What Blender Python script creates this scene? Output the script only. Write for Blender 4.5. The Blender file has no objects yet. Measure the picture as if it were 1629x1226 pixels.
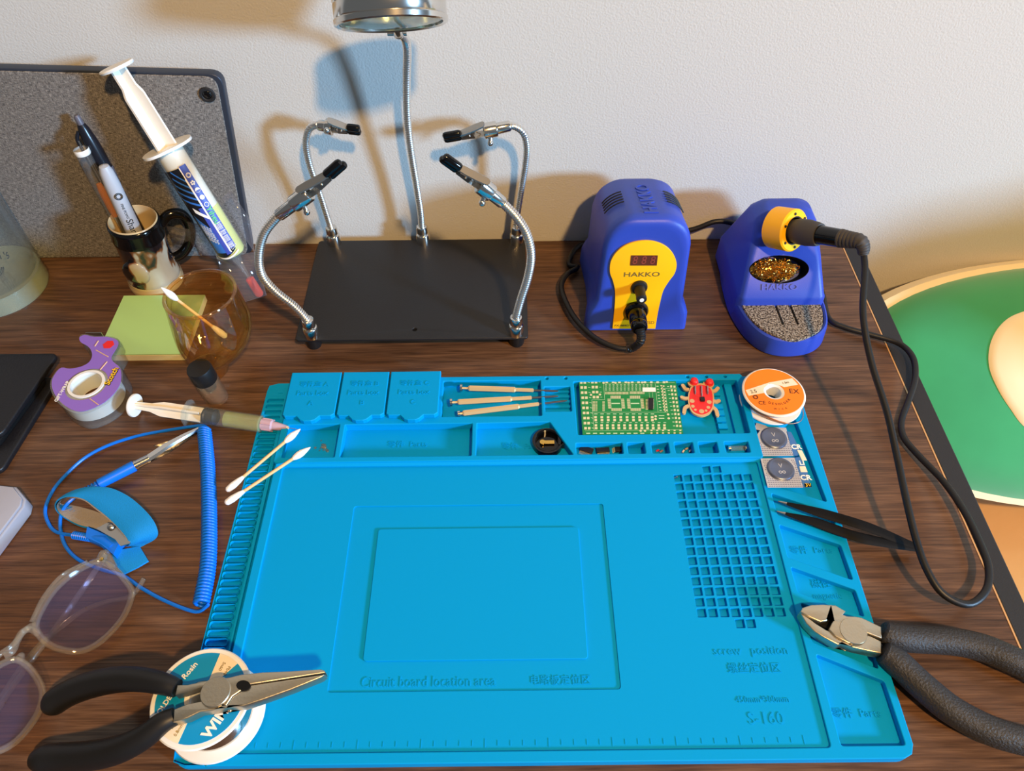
import bpy, bmesh, math, random
from mathutils import Vector, Matrix, Euler
from math import sin, cos, pi, radians
random.seed(7)
sc = bpy.context.scene
COL = sc.collection

# ------------------------------------------------------------------ camera
W_, H_ = 1629, 1226
FPX = 1184.418
CAMLOC = Vector((0.20932, -0.108095, 0.496976))
CR = (Matrix.Rotation(0.001114, 3, 'Z') @ Matrix.Rotation(0.686465, 3, 'X') @ Matrix.Rotation(-0.012016, 3, 'Z'))
cd = bpy.data.cameras.new('camera'); cam = bpy.data.objects.new('camera', cd); COL.objects.link(cam)
cd.sensor_fit = 'HORIZONTAL'; cd.sensor_width = 36; cd.lens = FPX / W_ * 36; cd.clip_start = 0.01; cd.clip_end = 50
cam.matrix_world = Matrix.Translation(CAMLOC) @ CR.to_4x4()
sc.camera = cam

# ------------------------------------------------------------------ world, lights, exposure
sc.view_settings.view_transform = 'Standard'; sc.view_settings.look = 'None'
sc.view_settings.gamma = 1.0; sc.view_settings.use_curve_mapping = False
sc.view_settings.exposure = 0.0
w = bpy.data.worlds.new('room_light'); sc.world = w; w.use_nodes = True
w.node_tree.nodes['Background'].inputs[0].default_value = (0.90, 0.95, 1.0, 1)
w.node_tree.nodes['Background'].inputs[1].default_value = 0.13

def area(name, loc, target, size, size_y, power, color):
    l = bpy.data.lights.new(name, 'AREA'); l.shape = 'RECTANGLE'; l.size = size; l.size_y = size_y
    l.energy = power; l.color = color
    o = bpy.data.objects.new(name, l); COL.objects.link(o); o.location = loc
    d = Vector(target) - Vector(loc); o.rotation_euler = d.to_track_quat('-Z', 'Y').to_euler()
    return o
# warm ceiling lamp, to the right and behind the photographer
area('ceiling_lamp', (0.72, -0.86, 1.64), (0.2, 0.3, 0), 0.09, 0.09, 43, (1.0, 0.60, 0.23))
# daylight through a window far to the right
area('window_daylight', (4.35, -2.27, 1.43), (0.3, 0.4, 0.05), 0.50, 0.58, 420, (0.38, 0.66, 1.0))

# ------------------------------------------------------------------ measuring: pixel ray met with a plane of the room
def ray(px, py):
    return CR @ Vector(((px - W_ / 2) / FPX, -(py - H_ / 2) / FPX, -1))
def U(px, py, z=0.0):
    d = ray(px, py); return CAMLOC + d * ((z - CAMLOC.z) / d.z)
def UY(px, py, y):
    d = ray(px, py); return CAMLOC + d * ((y - CAMLOC.y) / d.y)
def UP(px, py, p, n):
    d = ray(px, py); return CAMLOC + d * ((Vector(p) - CAMLOC).dot(n) / d.dot(n))
def PJ(p):
    q = CR.transposed() @ (Vector(p) - CAMLOC); return (W_ / 2 + FPX * q.x / -q.z, H_ / 2 - FPX * q.y / -q.z)
def ZP(ox, oy, s): return lambda x, y: (ox + x / s, oy + y / s)

# ------------------------------------------------------------------ materials
def lin(c):
    return tuple(((v / 255) / 12.92 if v / 255 <= 0.04045 else ((v / 255 + 0.055) / 1.055) ** 2.4) for v in c) + (1,)
MATS = {}
def mat(name, rgb, rough=0.5, metal=0.0, spec=0.5, bump=0.0, bscale=300, var=0.0, trans=0, ior=1.45, emit=None, coat=0, sheen=0):
    m = bpy.data.materials.new(name); m.use_nodes = True; nt = m.node_tree; b = nt.nodes['Principled BSDF']
    b.inputs['Base Color'].default_value = lin(rgb); b.inputs['Roughness'].default_value = rough
    b.inputs['Metallic'].default_value = metal; b.inputs['Specular IOR Level'].default_value = spec
    b.inputs['Transmission Weight'].default_value = trans; b.inputs['IOR'].default_value = ior
    b.inputs['Coat Weight'].default_value = coat; b.inputs['Sheen Weight'].default_value = sheen
    if bump or var:
        tc = nt.nodes.new('ShaderNodeTexCoord'); n = nt.nodes.new('ShaderNodeTexNoise')
        n.inputs['Scale'].default_value = bscale; n.inputs['Detail'].default_value = 4
        nt.links.new(tc.outputs['Object'], n.inputs['Vector'])
        if bump:
            bp = nt.nodes.new('ShaderNodeBump'); bp.inputs['Strength'].default_value = bump; bp.inputs['Distance'].default_value = 0.001
            nt.links.new(n.outputs['Fac'], bp.inputs['Height']); nt.links.new(bp.outputs[0], b.inputs['Normal'])
        if var:
            mx = nt.nodes.new('ShaderNodeMix'); mx.data_type = 'RGBA'
            c = lin(rgb); mx.inputs[6].default_value = tuple(v * (1 - var) for v in c[:3]) + (1,)
            mx.inputs[7].default_value = tuple(min(1, v * (1 + var)) for v in c[:3]) + (1,)
            nt.links.new(n.outputs['Fac'], mx.inputs[0]); nt.links.new(mx.outputs[2], b.inputs['Base Color'])
    if emit:
        b.inputs['Emission Color'].default_value = lin(emit[0]); b.inputs['Emission Strength'].default_value = emit[1]
    MATS[name] = m; return m
def clear(name, rgb, opac=0.12, rough=0.03, ior=1.5, tint=None):
    """thin clear sheet: tinted see-through with a Fresnel gloss"""
    m = bpy.data.materials.new(name); m.use_nodes = True; nt = m.node_tree
    for n in list(nt.nodes): nt.nodes.remove(n)
    out = nt.nodes.new('ShaderNodeOutputMaterial'); tr = nt.nodes.new('ShaderNodeBsdfTransparent'); gl = nt.nodes.new('ShaderNodeBsdfGlossy')
    df = nt.nodes.new('ShaderNodeBsdfDiffuse'); lw = nt.nodes.new('ShaderNodeLayerWeight'); pw = nt.nodes.new('ShaderNodeMath'); fr = nt.nodes.new('ShaderNodeMath'); m1 = nt.nodes.new('ShaderNodeMixShader'); m2 = nt.nodes.new('ShaderNodeMixShader')
    tr.inputs[0].default_value = lin(tint or rgb); df.inputs[0].default_value = lin(rgb); gl.inputs['Roughness'].default_value = rough
    lw.inputs[0].default_value = 0.5; pw.operation = 'POWER'; pw.inputs[1].default_value = 3.6; fr.operation = 'MULTIPLY_ADD'; fr.inputs[1].default_value = 0.8; fr.inputs[2].default_value = ((ior - 1) / (ior + 1)) ** 2; nt.links.new(lw.outputs['Facing'], pw.inputs[0]); nt.links.new(pw.outputs[0], fr.inputs[0]); m1.inputs[0].default_value = opac
    nt.links.new(tr.outputs[0], m1.inputs[1]); nt.links.new(df.outputs[0], m1.inputs[2])
    nt.links.new(fr.outputs[0], m2.inputs[0]); nt.links.new(m1.outputs[0], m2.inputs[1]); nt.links.new(gl.outputs[0], m2.inputs[2])
    nt.links.new(m2.outputs[0], out.inputs[0]); MATS[name] = m; return m

def ramp(nt, stops):
    r = nt.nodes.new('ShaderNodeValToRGB')
    while len(r.color_ramp.elements) < len(stops): r.color_ramp.elements.new(0.5)
    for e, (p, c) in zip(r.color_ramp.elements, stops): e.position = p; e.color = lin(c)
    return r
def wood_mat():
    m = mat('walnut_veneer', (80, 50, 36), 0.3, spec=0.4); nt = m.node_tree; b = nt.nodes['Principled BSDF']
    tc = nt.nodes.new('ShaderNodeTexCoord')
    def noise(sx, sy, scale, det, dist=0.0):
        mp = nt.nodes.new('ShaderNodeMapping'); mp.inputs['Scale'].default_value = (sx, sy, 1)
        n = nt.nodes.new('ShaderNodeTexNoise'); n.inputs['Scale'].default_value = scale; n.inputs['Detail'].default_value = det
        n.inputs['Distortion'].default_value = dist
        nt.links.new(tc.outputs['Object'], mp.inputs['Vector']); nt.links.new(mp.outputs[0], n.inputs['Vector']); return n
    a = noise(2.2, 34, 7, 6, 0.5); c = noise(6, 160, 6, 3); d = noise(3.2, 9, 2.5, 3, 0.6)
    r = ramp(nt, [(0.30, (40, 26, 18)), (0.43, (66, 46, 33)), (0.55, (90, 64, 46)), (0.72, (120, 88, 64))])
    mx = nt.nodes.new('ShaderNodeMath'); mx.operation = 'MULTIPLY_ADD'; mx.inputs[1].default_value = 0.38
    nt.links.new(c.outputs[0], mx.inputs[0]); 
    m2 = nt.nodes.new('ShaderNodeMath'); m2.operation = 'MULTIPLY'; m2.inputs[1].default_value = 0.42; nt.links.new(a.outputs[0], m2.inputs[0])
    m3 = nt.nodes.new('ShaderNodeMath'); m3.operation = 'MULTIPLY_ADD'; m3.inputs[1].default_value = 0.28
    nt.links.new(d.outputs[0], m3.inputs[0]); nt.links.new(m2.outputs[0], m3.inputs[2])
    nt.links.new(m3.outputs[0], mx.inputs[2]); nt.links.new(mx.outputs[0], r.inputs[0]); nt.links.new(r.outputs[0], b.inputs['Base Color'])
    bp = nt.nodes.new('ShaderNodeBump'); bp.inputs['Strength'].default_value = 0.25; bp.inputs['Distance'].default_value = 0.0006
    nt.links.new(c.outputs[0], bp.inputs['Height']); nt.links.new(bp.outputs[0], b.inputs['Normal'])
    return m
def fabric_mat():
    m = mat('grey_woven_fabric', (120, 116, 112), 0.9, spec=0.1); nt = m.node_tree; b = nt.nodes['Principled BSDF']
    tc = nt.nodes.new('ShaderNodeTexCoord')
    ns = []
    for s in ((260, 1, 2600), (2600, 1, 260), (900, 900, 900)):
        mp = nt.nodes.new('ShaderNodeMapping'); mp.inputs['Scale'].default_value = s
        n = nt.nodes.new('ShaderNodeTexNoise'); n.inputs['Scale'].default_value = 1; n.inputs['Detail'].default_value = 2
        nt.links.new(tc.outputs['Object'], mp.inputs['Vector']); nt.links.new(mp.outputs[0], n.inputs['Vector']); ns.append(n)
    ad = nt.nodes.new('ShaderNodeMath'); ad.operation = 'ADD'; nt.links.new(ns[0].outputs[0], ad.inputs[0]); nt.links.new(ns[1].outputs[0], ad.inputs[1])
    a2 = nt.nodes.new('ShaderNodeMath'); a2.operation = 'MULTIPLY'; a2.inputs[1].default_value = 0.5; nt.links.new(ad.outputs[0], a2.inputs[0])
    r = ramp(nt, [(0.36, (62, 60, 60)), (0.5, (112, 108, 104)), (0.64, (166, 160, 152))]); nt.links.new(a2.outputs[0], r.inputs[0])
    nt.links.new(r.outputs[0], b.inputs['Base Color'])
    bp = nt.nodes.new('ShaderNodeBump'); bp.inputs['Strength'].default_value = 0.4; bp.inputs['Distance'].default_value = 0.0005
    nt.links.new(a2.outputs[0], bp.inputs['Height']); nt.links.new(bp.outputs[0], b.inputs['Normal']); return m
wood_mat(); fabric_mat()
mat('wall_paint', (198, 196, 190), 0.85, spec=0.15, bump=0.42, bscale=600)
mat('floor_carpet', (150, 128, 100), 0.95, bump=0.5, bscale=400)
mat('black_edge', (34, 34, 36), 0.55, bump=0.2, bscale=900)
mat('raw_wood', (196, 150, 98), 0.7)
mat('mat_blue', (0, 148, 212), 0.5, spec=0.10)
mat('mat_blue_text', (0, 148, 212), 0.5, spec=0.10)
mat('chrome', (225, 222, 216), 0.16, 1.0)
mat('neck_steel', (236, 233, 228), 0.3, 1.0)
mat('chrome_rough', (190, 186, 178), 0.32, 1.0)
mat('steel', (196, 186, 164), 0.38, 1.0, bump=0.1, bscale=600)
mat('black_paint', (32, 32, 34), 0.42, spec=0.45, bump=0.12, bscale=900)
mat('black_rubber', (22, 22, 23), 0.45)
mat('black_gloss', (10, 10, 11), 0.12)
mat('black_matte', (12, 12, 13), 0.7, spec=0.2)
mat('grip_black', (44, 44, 46), 0.55, bump=0.8, bscale=700)
mat('station_blue', (44, 70, 176), 0.42, spec=0.45, bump=0.1, bscale=1500)
mat('station_yellow', (255, 190, 10), 0.4)
mat('display_red', (88, 42, 30), 0.2)
mat('digit', (140, 62, 46), 0.4)
mat('ink', (20, 18, 18), 0.6)
mat('ink_grey', (110, 92, 40), 0.6)
mat('brass', (228, 182, 92), 0.24, 1.0)
mat('sponge', (138, 126, 110), 0.95, bump=1.0, bscale=1100, var=0.7)
mat('iron_grey', (62, 60, 60), 0.6)
mat('white_plastic', (232, 232, 228), 0.4)
mat('cotton', (240, 240, 238), 0.95, sheen=0.4, bump=0.5, bscale=900)
mat('swab_stick', (226, 186, 130), 0.7)
mat('note_green', (172, 220, 160), 0.8, spec=0.1)
mat('note_pad', (206, 196, 160), 0.85, spec=0.1, bump=0.3, bscale=1200)
mat('purple', (138, 104, 198), 0.3)
mat('tape_white', (214, 222, 218), 0.5)
mat('red', (226, 40, 40), 0.4)
mat('yellow', (250, 200, 30), 0.5)
mat('white', (240, 236, 228), 0.55)
mat('leather', (20, 20, 24), 0.42, bump=0.3, bscale=500)
mat('strap_blue', (0, 138, 214), 0.75, bump=0.3, bscale=1500)
mat('cord_blue', (10, 112, 226), 0.35, spec=0.5)
mat('strap_grey', (150, 142, 132), 0.9, bump=0.4, bscale=900)
mat('spool_blue', (0, 140, 200), 0.4)
mat('label_cream', (236, 220, 190), 0.6)
mat('orange', (248, 128, 10), 0.45)
mat('orange_cap', (246, 84, 50), 0.35)
mat('copper', (206, 140, 100), 0.4, 0.7)
mat('gold_handle', (226, 192, 140), 0.38, 0.45)
mat('pcb_green', (18, 128, 62), 0.4)
mat('pad_tin', (222, 214, 170), 0.4, 0.2)
mat('silk', (190, 216, 176), 0.6)
mat('pcb_tan', (204, 168, 120), 0.55)
mat('plush_green', (48, 154, 94), 0.95, sheen=0.8, var=0.3, bscale=9)
mat('plush_cream', (240, 222, 180), 0.95, sheen=0.4)
mat('bed_tan', (238, 192, 132), 0.9, bump=0.2, bscale=60)
mat('syringe_white', (232, 226, 214), 0.45)
mat('label_indigo', (62, 78, 168), 0.4)
mat('label_blue', (50, 110, 190), 0.4)
mat('paste', (222, 220, 140), 0.5)
mat('lime', (90, 220, 70), 0.5)
mat('lens_black', (8, 8, 9), 0.1)
mat('tablet_metal', (58, 64, 76), 0.4, 0.4)
mat('ceramic_cream', (196, 172, 130), 0.25, coat=0.6)
mat('foil', (206, 204, 206), 0.35, 0.6)
mat('foil_dot', (120, 118, 140), 0.5)
mat('cell', (112, 120, 142), 0.35, 0.8)
mat('battery_blue', (60, 110, 170), 0.45)
mat('pen_dark', (24, 26, 34), 0.25)
mat('pen_grey', (92, 92, 104), 0.4)
mat('marker_grey', (176, 180, 188), 0.4)
mat('amber_handle', (190, 110, 30), 0.3)
clear('glass_clear', (225, 238, 238), 0.03, 0.02, 1.4, tint=(251, 253, 253))
clear('glass_base', (206, 214, 190), 0.30, 0.05, 1.45, tint=(244, 248, 238))
clear('glass_amber', (240, 180, 100), 0.02, 0.04, 1.9, tint=(255, 236, 198))
clear('vial_glass', (236, 210, 180), 0.05, 0.02, 1.45, tint=(253, 244, 232))
clear('dispenser_clear', (200, 200, 200), 0.10, 0.06, 1.45, tint=(240, 240, 240))
clear('sleeve_clear', (200, 204, 220), 0.055, 0.06, 1.4, tint=(250, 250, 252))
clear('box_frost', (205, 208, 222), 0.55, 0.25, 1.4)
clear('barrel_clear', (226, 232, 228), 0.07, 0.08, 1.4, tint=(250, 252, 250))
clear('pink_hub', (232, 200, 214), 0.6, 0.2, 1.4)
clear('flux_liquid', (216, 220, 150), 0.22, 0.06, 1.4, tint=(250, 250, 214))
clear('lens_tint', (150, 146, 205), 0.07, 0.03, 1.9, tint=(222, 214, 238))
clear('frame_clear', (232, 226, 214), 0.07, 0.05, 1.55, tint=(250, 247, 240))
clear('magnifier_glass', (220, 236, 226), 0.10, 0.02, 1.5)

def sponge_mat():
    m = MATS['sponge']; nt = m.node_tree; b = nt.nodes['Principled BSDF']; tc = nt.nodes.new('ShaderNodeTexCoord'); n = nt.nodes.new('ShaderNodeTexNoise')
    n.inputs['Scale'].default_value = 620; n.inputs['Detail'].default_value = 3; nt.links.new(tc.outputs['Object'], n.inputs['Vector'])
    r = ramp(nt, [(0.40, (40, 34, 28)), (0.47, (112, 100, 86)), (0.56, (150, 138, 122)), (0.66, (178, 168, 152))]); nt.links.new(n.outputs[0], r.inputs[0]); nt.links.new(r.outputs[0], b.inputs['Base Color'])
sponge_mat()
def mug_mat():
    m = mat('ceramic_drip', (60, 54, 48), 0.16, coat=1.0); nt = m.node_tree; b = nt.nodes['Principled BSDF']
    tc = nt.nodes.new('ShaderNodeTexCoord'); n = nt.nodes.new('ShaderNodeTexNoise'); n.inputs['Scale'].default_value = 42; n.inputs['Detail'].default_value = 3
    mp = nt.nodes.new('ShaderNodeMapping'); mp.inputs['Scale'].default_value = (1, 1, 0.55)
    nt.links.new(tc.outputs['Object'], mp.inputs[0]); nt.links.new(mp.outputs[0], n.inputs['Vector'])
    r = ramp(nt, [(0.0, (14, 13, 16)), (0.46, (22, 20, 24)), (0.5, (120, 74, 40)), (0.53, (172, 160, 138)), (1.0, (196, 186, 166))])
    nt.links.new(n.outputs[0], r.inputs[0]); nt.links.new(r.outputs[0], b.inputs['Base Color'])
mug_mat()

# ------------------------------------------------------------------ mesh builder
def circ(cx, cy, r, n=32, ry=None): ry = ry or r; return [(cx + r * cos(2 * pi * i / n), cy + ry * sin(2 * pi * i / n)) for i in range(n)]
def rrect(x0, y0, x1, y1, r, n=5):
    r = min(r, abs(x1 - x0) / 2.01, abs(y1 - y0) / 2.01); p = []
    for cx, cy, a in ((x1 - r, y1 - r, 0), (x0 + r, y1 - r, 90), (x0 + r, y0 + r, 180), (x1 - r, y0 + r, 270)):
        for i in range(n + 1): t = radians(a + 90 * i / n); p.append((cx + r * cos(t), cy + r * sin(t)))
    return p
def roundpoly(pts, r, n=4):
    out = []; N = len(pts)
    for i in range(N):
        a, b, c = Vector(pts[i - 1]), Vector(pts[i]), Vector(pts[(i + 1) % N])
        d1 = (a - b); d2 = (c - b); rr = min(r, d1.length * 0.45, d2.length * 0.45)
        p0 = b + d1.normalized() * rr; p2 = b + d2.normalized() * rr
        for k in range(n + 1):
            t = k / n; q = p0 * (1 - t) ** 2 + b * 2 * t * (1 - t) + p2 * t * t; out.append(tuple(q))
    return out
def smooth(pts, n=8, closed=False):
    P = [Vector(p) for p in pts]; out = []; N = len(P); rng = N if closed else N - 1
    for i in range(rng):
        p1, p2 = P[i], P[(i + 1) % N]
        p0 = P[i - 1] if (i > 0 or closed) else p1 * 2 - p2
        p3 = P[(i + 2) % N] if (i + 2 < N or closed) else p2 * 2 - p1
        for k in range(n):
            t = k / n
            out.append(0.5 * ((2 * p1) + (p2 - p0) * t + (2 * p0 - 5 * p1 + 4 * p2 - p3) * t * t + (3 * p1 - p0 - 3 * p2 + p3) * t ** 3))
    if not closed: out.append(P[-1].copy())
    return out
def even(path, step):
    out = [path[0]]; acc = 0; d = 0
    for a, b in zip(path, path[1:]):
        L = (b - a).length
        while acc + L >= step and L > 1e-9:
            t = (step - acc) / L; a = a + (b - a) * t; out.append(a); L = (b - a).length; acc = 0
        acc += L
    return out
def frame(o, x, y):
    x = Vector(x).normalized(); z = x.cross(Vector(y)).normalized(); y = z.cross(x)
    m = Matrix((x, y, z)).transposed().to_4x4(); m.translation = Vector(o); return m
def along(a, b, up=(0, 0, 1)):
    """matrix whose local z runs from a to b"""
    z = (Vector(b) - Vector(a)).normalized(); x = Vector(up).cross(z)
    if x.length < 1e-4: x = Vector((1, 0, 0))
    x.normalize(); y = z.cross(x); m = Matrix((x, y, z)).transposed().to_4x4(); m.translation = Vector(a); return m
I4 = Matrix.Identity(4)
TXT = {}
def text_mesh(s, size, depth, shear=0, bold=0):
    k = (s, size, depth, shear, bold)
    if k not in TXT:
        c = bpy.data.curves.new('t', 'FONT'); c.body = s; c.size = size; c.extrude = depth; c.align_x = 'CENTER'; c.align_y = 'CENTER'; c.shear = shear
        c.offset = bold; c.resolution_u = 3
        o = bpy.data.objects.new('t', c); COL.objects.link(o); dg = bpy.context.evaluated_depsgraph_get(); dg.update()
        e = o.evaluated_get(dg); me = e.to_mesh()
        TXT[k] = ([v.co.copy() for v in me.vertices], [tuple(p.vertices) for p in me.polygons])
        e.to_mesh_clear(); bpy.data.objects.remove(o); bpy.data.curves.remove(c)
    return TXT[k]
def poly_mesh(outline, holes, z0, z1, bevel=0):
    c = bpy.data.curves.new('p', 'CURVE'); c.dimensions = '2D'; c.fill_mode = 'BOTH'; c.extrude = (z1 - z0) / 2 - bevel; c.bevel_depth = bevel; c.bevel_resolution = 2
    if bevel: c.offset = -bevel
    for pts in [outline] + list(holes):
        s = c.splines.new('POLY'); s.points.add(len(pts) - 1); s.use_cyclic_u = True
        for q, (x, y) in zip(s.points, [(p[0], p[1]) for p in pts]): q.co = (x, y, 0, 1)
    o = bpy.data.objects.new('p', c); COL.objects.link(o); dg = bpy.context.evaluated_depsgraph_get(); dg.update()
    e = o.evaluated_get(dg); me = e.to_mesh(); zc = (z0 + z1) / 2
    r = ([v.co + Vector((0, 0, zc)) for v in me.vertices], [tuple(p.vertices) for p in me.polygons])
    e.to_mesh_clear(); bpy.data.objects.remove(o); bpy.data.curves.remove(c); return r

class MB:
    def __init__(s, *mats): s.v = []; s.f = []; s.m = []; s.mats = list(mats)
    def mi(s, m):
        if m is None: m = s.mats[0] if s.mats else 'white'
        if m not in s.mats: s.mats.append(m)
        return s.mats.index(m)
    def add(s, vs, fs, m=None, M=I4):
        k = len(s.v); i = s.mi(m); s.v += [M @ Vector(v) for v in vs]
        for f in fs: s.f.append(tuple(a + k for a in f)); s.m.append(i)
        return s
    def box(s, c, d, m=None, M=I4):
        x, y, z = c; a, b, e = d[0] / 2, d[1] / 2, d[2] / 2
        vs = [(x + i * a, y + j * b, z + k * e) for k in (-1, 1) for j in (-1, 1) for i in (-1, 1)]
        return s.add(vs, [(0, 2, 3, 1), (4, 5, 7, 6), (0, 1, 5, 4), (1, 3, 7, 5), (3, 2, 6, 7), (2, 0, 4, 6)], m, M)
    def prism(s, pts, z0, z1, m=None, M=I4):
        n = len(pts); vs = [(p[0], p[1], z0) for p in pts] + [(p[0], p[1], z1) for p in pts]
        ar = sum(pts[i][0] * pts[(i + 1) % n][1] - pts[(i + 1) % n][0] * pts[i][1] for i in range(n))
        fs = [tuple(range(n))[::-1], tuple(range(n, 2 * n))] + [(i, (i + 1) % n, n + (i + 1) % n, n + i) for i in range(n)]
        if ar < 0: fs = [f[::-1] for f in fs]
        return s.add(vs, fs, m, M)
    def slab(s, P3, t, m=None):
        """polygon given by 3d points (one plane), thickness t downwards along its normal"""
        P3 = [Vector(p) for p in P3]; n = Vector((0, 0, 0)); N = len(P3)
        for i in range(N): n += P3[i].cross(P3[(i + 1) % N])
        n.normalize()
        if n.dot(CAMLOC - P3[0]) < 0: P3 = P3[::-1]; n = -n
        vs = [p - n * t for p in P3] + P3
        return s.add(vs, [tuple(range(N))[::-1], tuple(range(N, 2 * N))] + [(i, (i + 1) % N, N + (i + 1) % N, N + i) for i in range(N)], m)
    def poly(s, outline, holes, z0, z1, m=None, M=I4, bevel=0): v, f = poly_mesh(outline, holes, z0, z1, bevel); return s.add(v, f, m, M)
    def text(s, t, size, M, depth=0.0002, m=None, shear=0, sx=1, bold=0):
        v, f = text_mesh(t, size, depth, shear, bold); return s.add([(p.x * sx, p.y, p.z) for p in v], f, m, M)
    def loft(s, rings, m=None, M=I4, cap=True, close=True, loop=False):
        n = len(rings[0]); vs = [p for r in rings for p in r]; fs = []; R = len(rings)
        for a in range(R if loop else R - 1):
            b = (a + 1) % R
            for i in range(n if close else n - 1): j = (i + 1) % n; fs.append((a * n + i, a * n + j, b * n + j, b * n + i))
        if cap and close and not loop: fs += [tuple(range(n))[::-1], tuple(range((R - 1) * n, R * n))]
        return s.add(vs, fs, m, M)
    def lathe(s, prof, M=I4, m=None, n=40, cap=True, loop=False):
        return s.loft([[(max(r, 1e-5) * cos(2 * pi * i / n), max(r, 1e-5) * sin(2 * pi * i / n), z) for i in range(n)] for r, z in prof], m, M, cap, True, loop)
    def cyl(s, a, b, r, m=None, n=20, r2=None):
        L = (Vector(b) - Vector(a)).length; return s.lathe([(r, 0), (r if r2 is None else r2, L)], along(a, b), m, n)
    def tube(s, path, r, m=None, n=10, sq=None):
        path = [Vector(p) for p in path]; N = len(path); rr = r if isinstance(r, (list, tuple)) else [r] * N
        t = (path[1] - path[0]).normalized(); u = t.orthogonal().normalized()
        if sq: u = Vector(sq[0]) - t * t.dot(Vector(sq[0])); u.normalize()
        rings = []
        for i, p in enumerate(path):
            t2 = (path[min(i + 1, N - 1)] - path[max(i - 1, 0)])
            if t2.length > 1e-9:
                t2.normalize(); u = (u - t2 * t2.dot(u)).normalized(); t = t2
            v = t.cross(u); k = sq[1] if sq else 1
            rings.append([p + u * (cos(2 * pi * j / n) * rr[i]) + v * (sin(2 * pi * j / n) * rr[i] * k) for j in range(n)])
        return s.loft(rings, m)
    def ball(s, c, r, m=None, n=16, M=None):
        r = (r, r, r) if not isinstance(r, (tuple, list)) else r; Mx = M or I4
        k = n // 2; rings = [[(c[0] + r[0] * sin(pi * a / k) * cos(2 * pi * i / n), c[1] + r[1] * sin(pi * a / k) * sin(2 * pi * i / n), c[2] - r[2] * cos(pi * a / k)) for i in range(n)] for a in range(1, k)]
        return s.loft(rings, m, Mx)
    def build(s, name, parent=None, angle=40, flip_fix=True, bevel=0, origin=None, solid=True):
        me = bpy.data.meshes.new(name); o = bpy.data.objects.new(name, me); COL.objects.link(o)
        M = I4
        if parent is not None: o.parent = parent; M = WORLD[parent.name].inverted(); WORLD[o.name] = WORLD[parent.name]
        elif origin is not None: o.location = origin; WORLD[o.name] = Matrix.Translation(Vector(origin)); M = WORLD[o.name].inverted()
        else: WORLD[o.name] = I4
        me.from_pydata([M @ v for v in s.v], [], s.f)
        for q in s.mats: me.materials.append(MATS[q])
        for p, i in zip(me.polygons, s.m): p.material_index = i; p.use_smooth = True
        bm = bmesh.new(); bm.from_mesh(me); bmesh.ops.remove_doubles(bm, verts=bm.verts, dist=1e-7); 
        if flip_fix: bmesh.ops.recalc_face_normals(bm, faces=bm.faces)
        bm.to_mesh(me); bm.free(); me.set_sharp_from_angle(angle=radians(angle)); me.update()
        if bevel:
            md = o.modifiers.new('soft_edges', 'BEVEL'); md.width = bevel; md.segments = 2; md.limit_method = 'ANGLE'; md.angle_limit = radians(40)
        return o
WORLD = {}
def tag(o, label, cat=None, group=None, kind=None):
    o['label'] = label
    if cat: o['category'] = cat
    if group: o['group'] = group
    if kind: o['kind'] = kind
    return o
def thing(name, label, cat, loc, group=None):
    o = bpy.data.objects.new(name, None); COL.objects.link(o); o.location = loc; o.empty_display_size = 0.01
    WORLD[o.name] = Matrix.Translation(Vector(loc)); return tag(o, label, cat, group)
def cut(o, mb):
    """carve mb out of o (applied at once, nothing left behind)"""
    c = mb.build('cutter_tmp', angle=30); md = o.modifiers.new('b', 'BOOLEAN'); md.object = c; md.operation = 'DIFFERENCE'; md.solver = 'EXACT'
    if o.parent is not None: bpy.context.view_layer.update()
    dg = bpy.context.evaluated_depsgraph_get(); dg.update(); me = bpy.data.meshes.new_from_object(o.evaluated_get(dg)); o.modifiers.remove(md)
    o.data = me; bpy.data.objects.remove(c); me.set_sharp_from_angle(angle=radians(35))
def struct(o, label=None): o['kind'] = 'structure'; return o

# ------------------------------------------------------------------ the setting
YW = 0.492
struct(MB('wall_paint').box((0.6, YW + 0.05, 0.38), (5.2, 0.1, 2.3)).build('wall_back'))
struct(MB('floor_carpet').box((0.6, -0.9, -0.77), (5.2, 2.9, 0.06)).build('floor'))

# ------------------------------------------------------------------ desk
dk = thing('desk', 'dark walnut desk with a black edge band at its right side, against the wall', 'desk', (0, 0, -0.74))
MB('walnut_veneer').box((-0.0775, 0.16, -0.011), (1.245, 0.66, 0.022)).build('desktop', dk)
for x in (0.55425, -0.70825): MB('black_edge').box((x, 0.16, -0.0135), (0.0165, 0.66, 0.027)).build('edge_band', dk, bevel=0.0012)
MB('raw_wood').box((0.5455, 0.16, -0.011), (0.0012, 0.66, 0.0226)).build('edge_strip', dk)
for x in (-0.68, 0.53):
    for y in (-0.14, 0.46): MB('black_edge').box((x, y, -0.382), (0.04, 0.04, 0.716)).build('leg', dk)

# bed beside the desk, and the plush lying on it
bd = thing('bed', 'low bed with a plain tan cover to the right of the desk', 'bed', (0.95, 0.0, -0.74))
MB('bed_tan').loft([[(x, y, z) for x, y in rrect(0.575 + i, -0.5 + i, 1.9 - i, 0.485 - i * 0.2, 0.05)] for i, z in ((0.01, -0.5), (0, -0.47), (0, -0.245), (0.008, -0.225), (0.03, -0.215))]).build('mattress', bd)
MB('raw_wood').box((1.2375, -0.0075, -0.6), (1.3, 0.96, 0.2)).build('bed_frame', bd)

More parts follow.
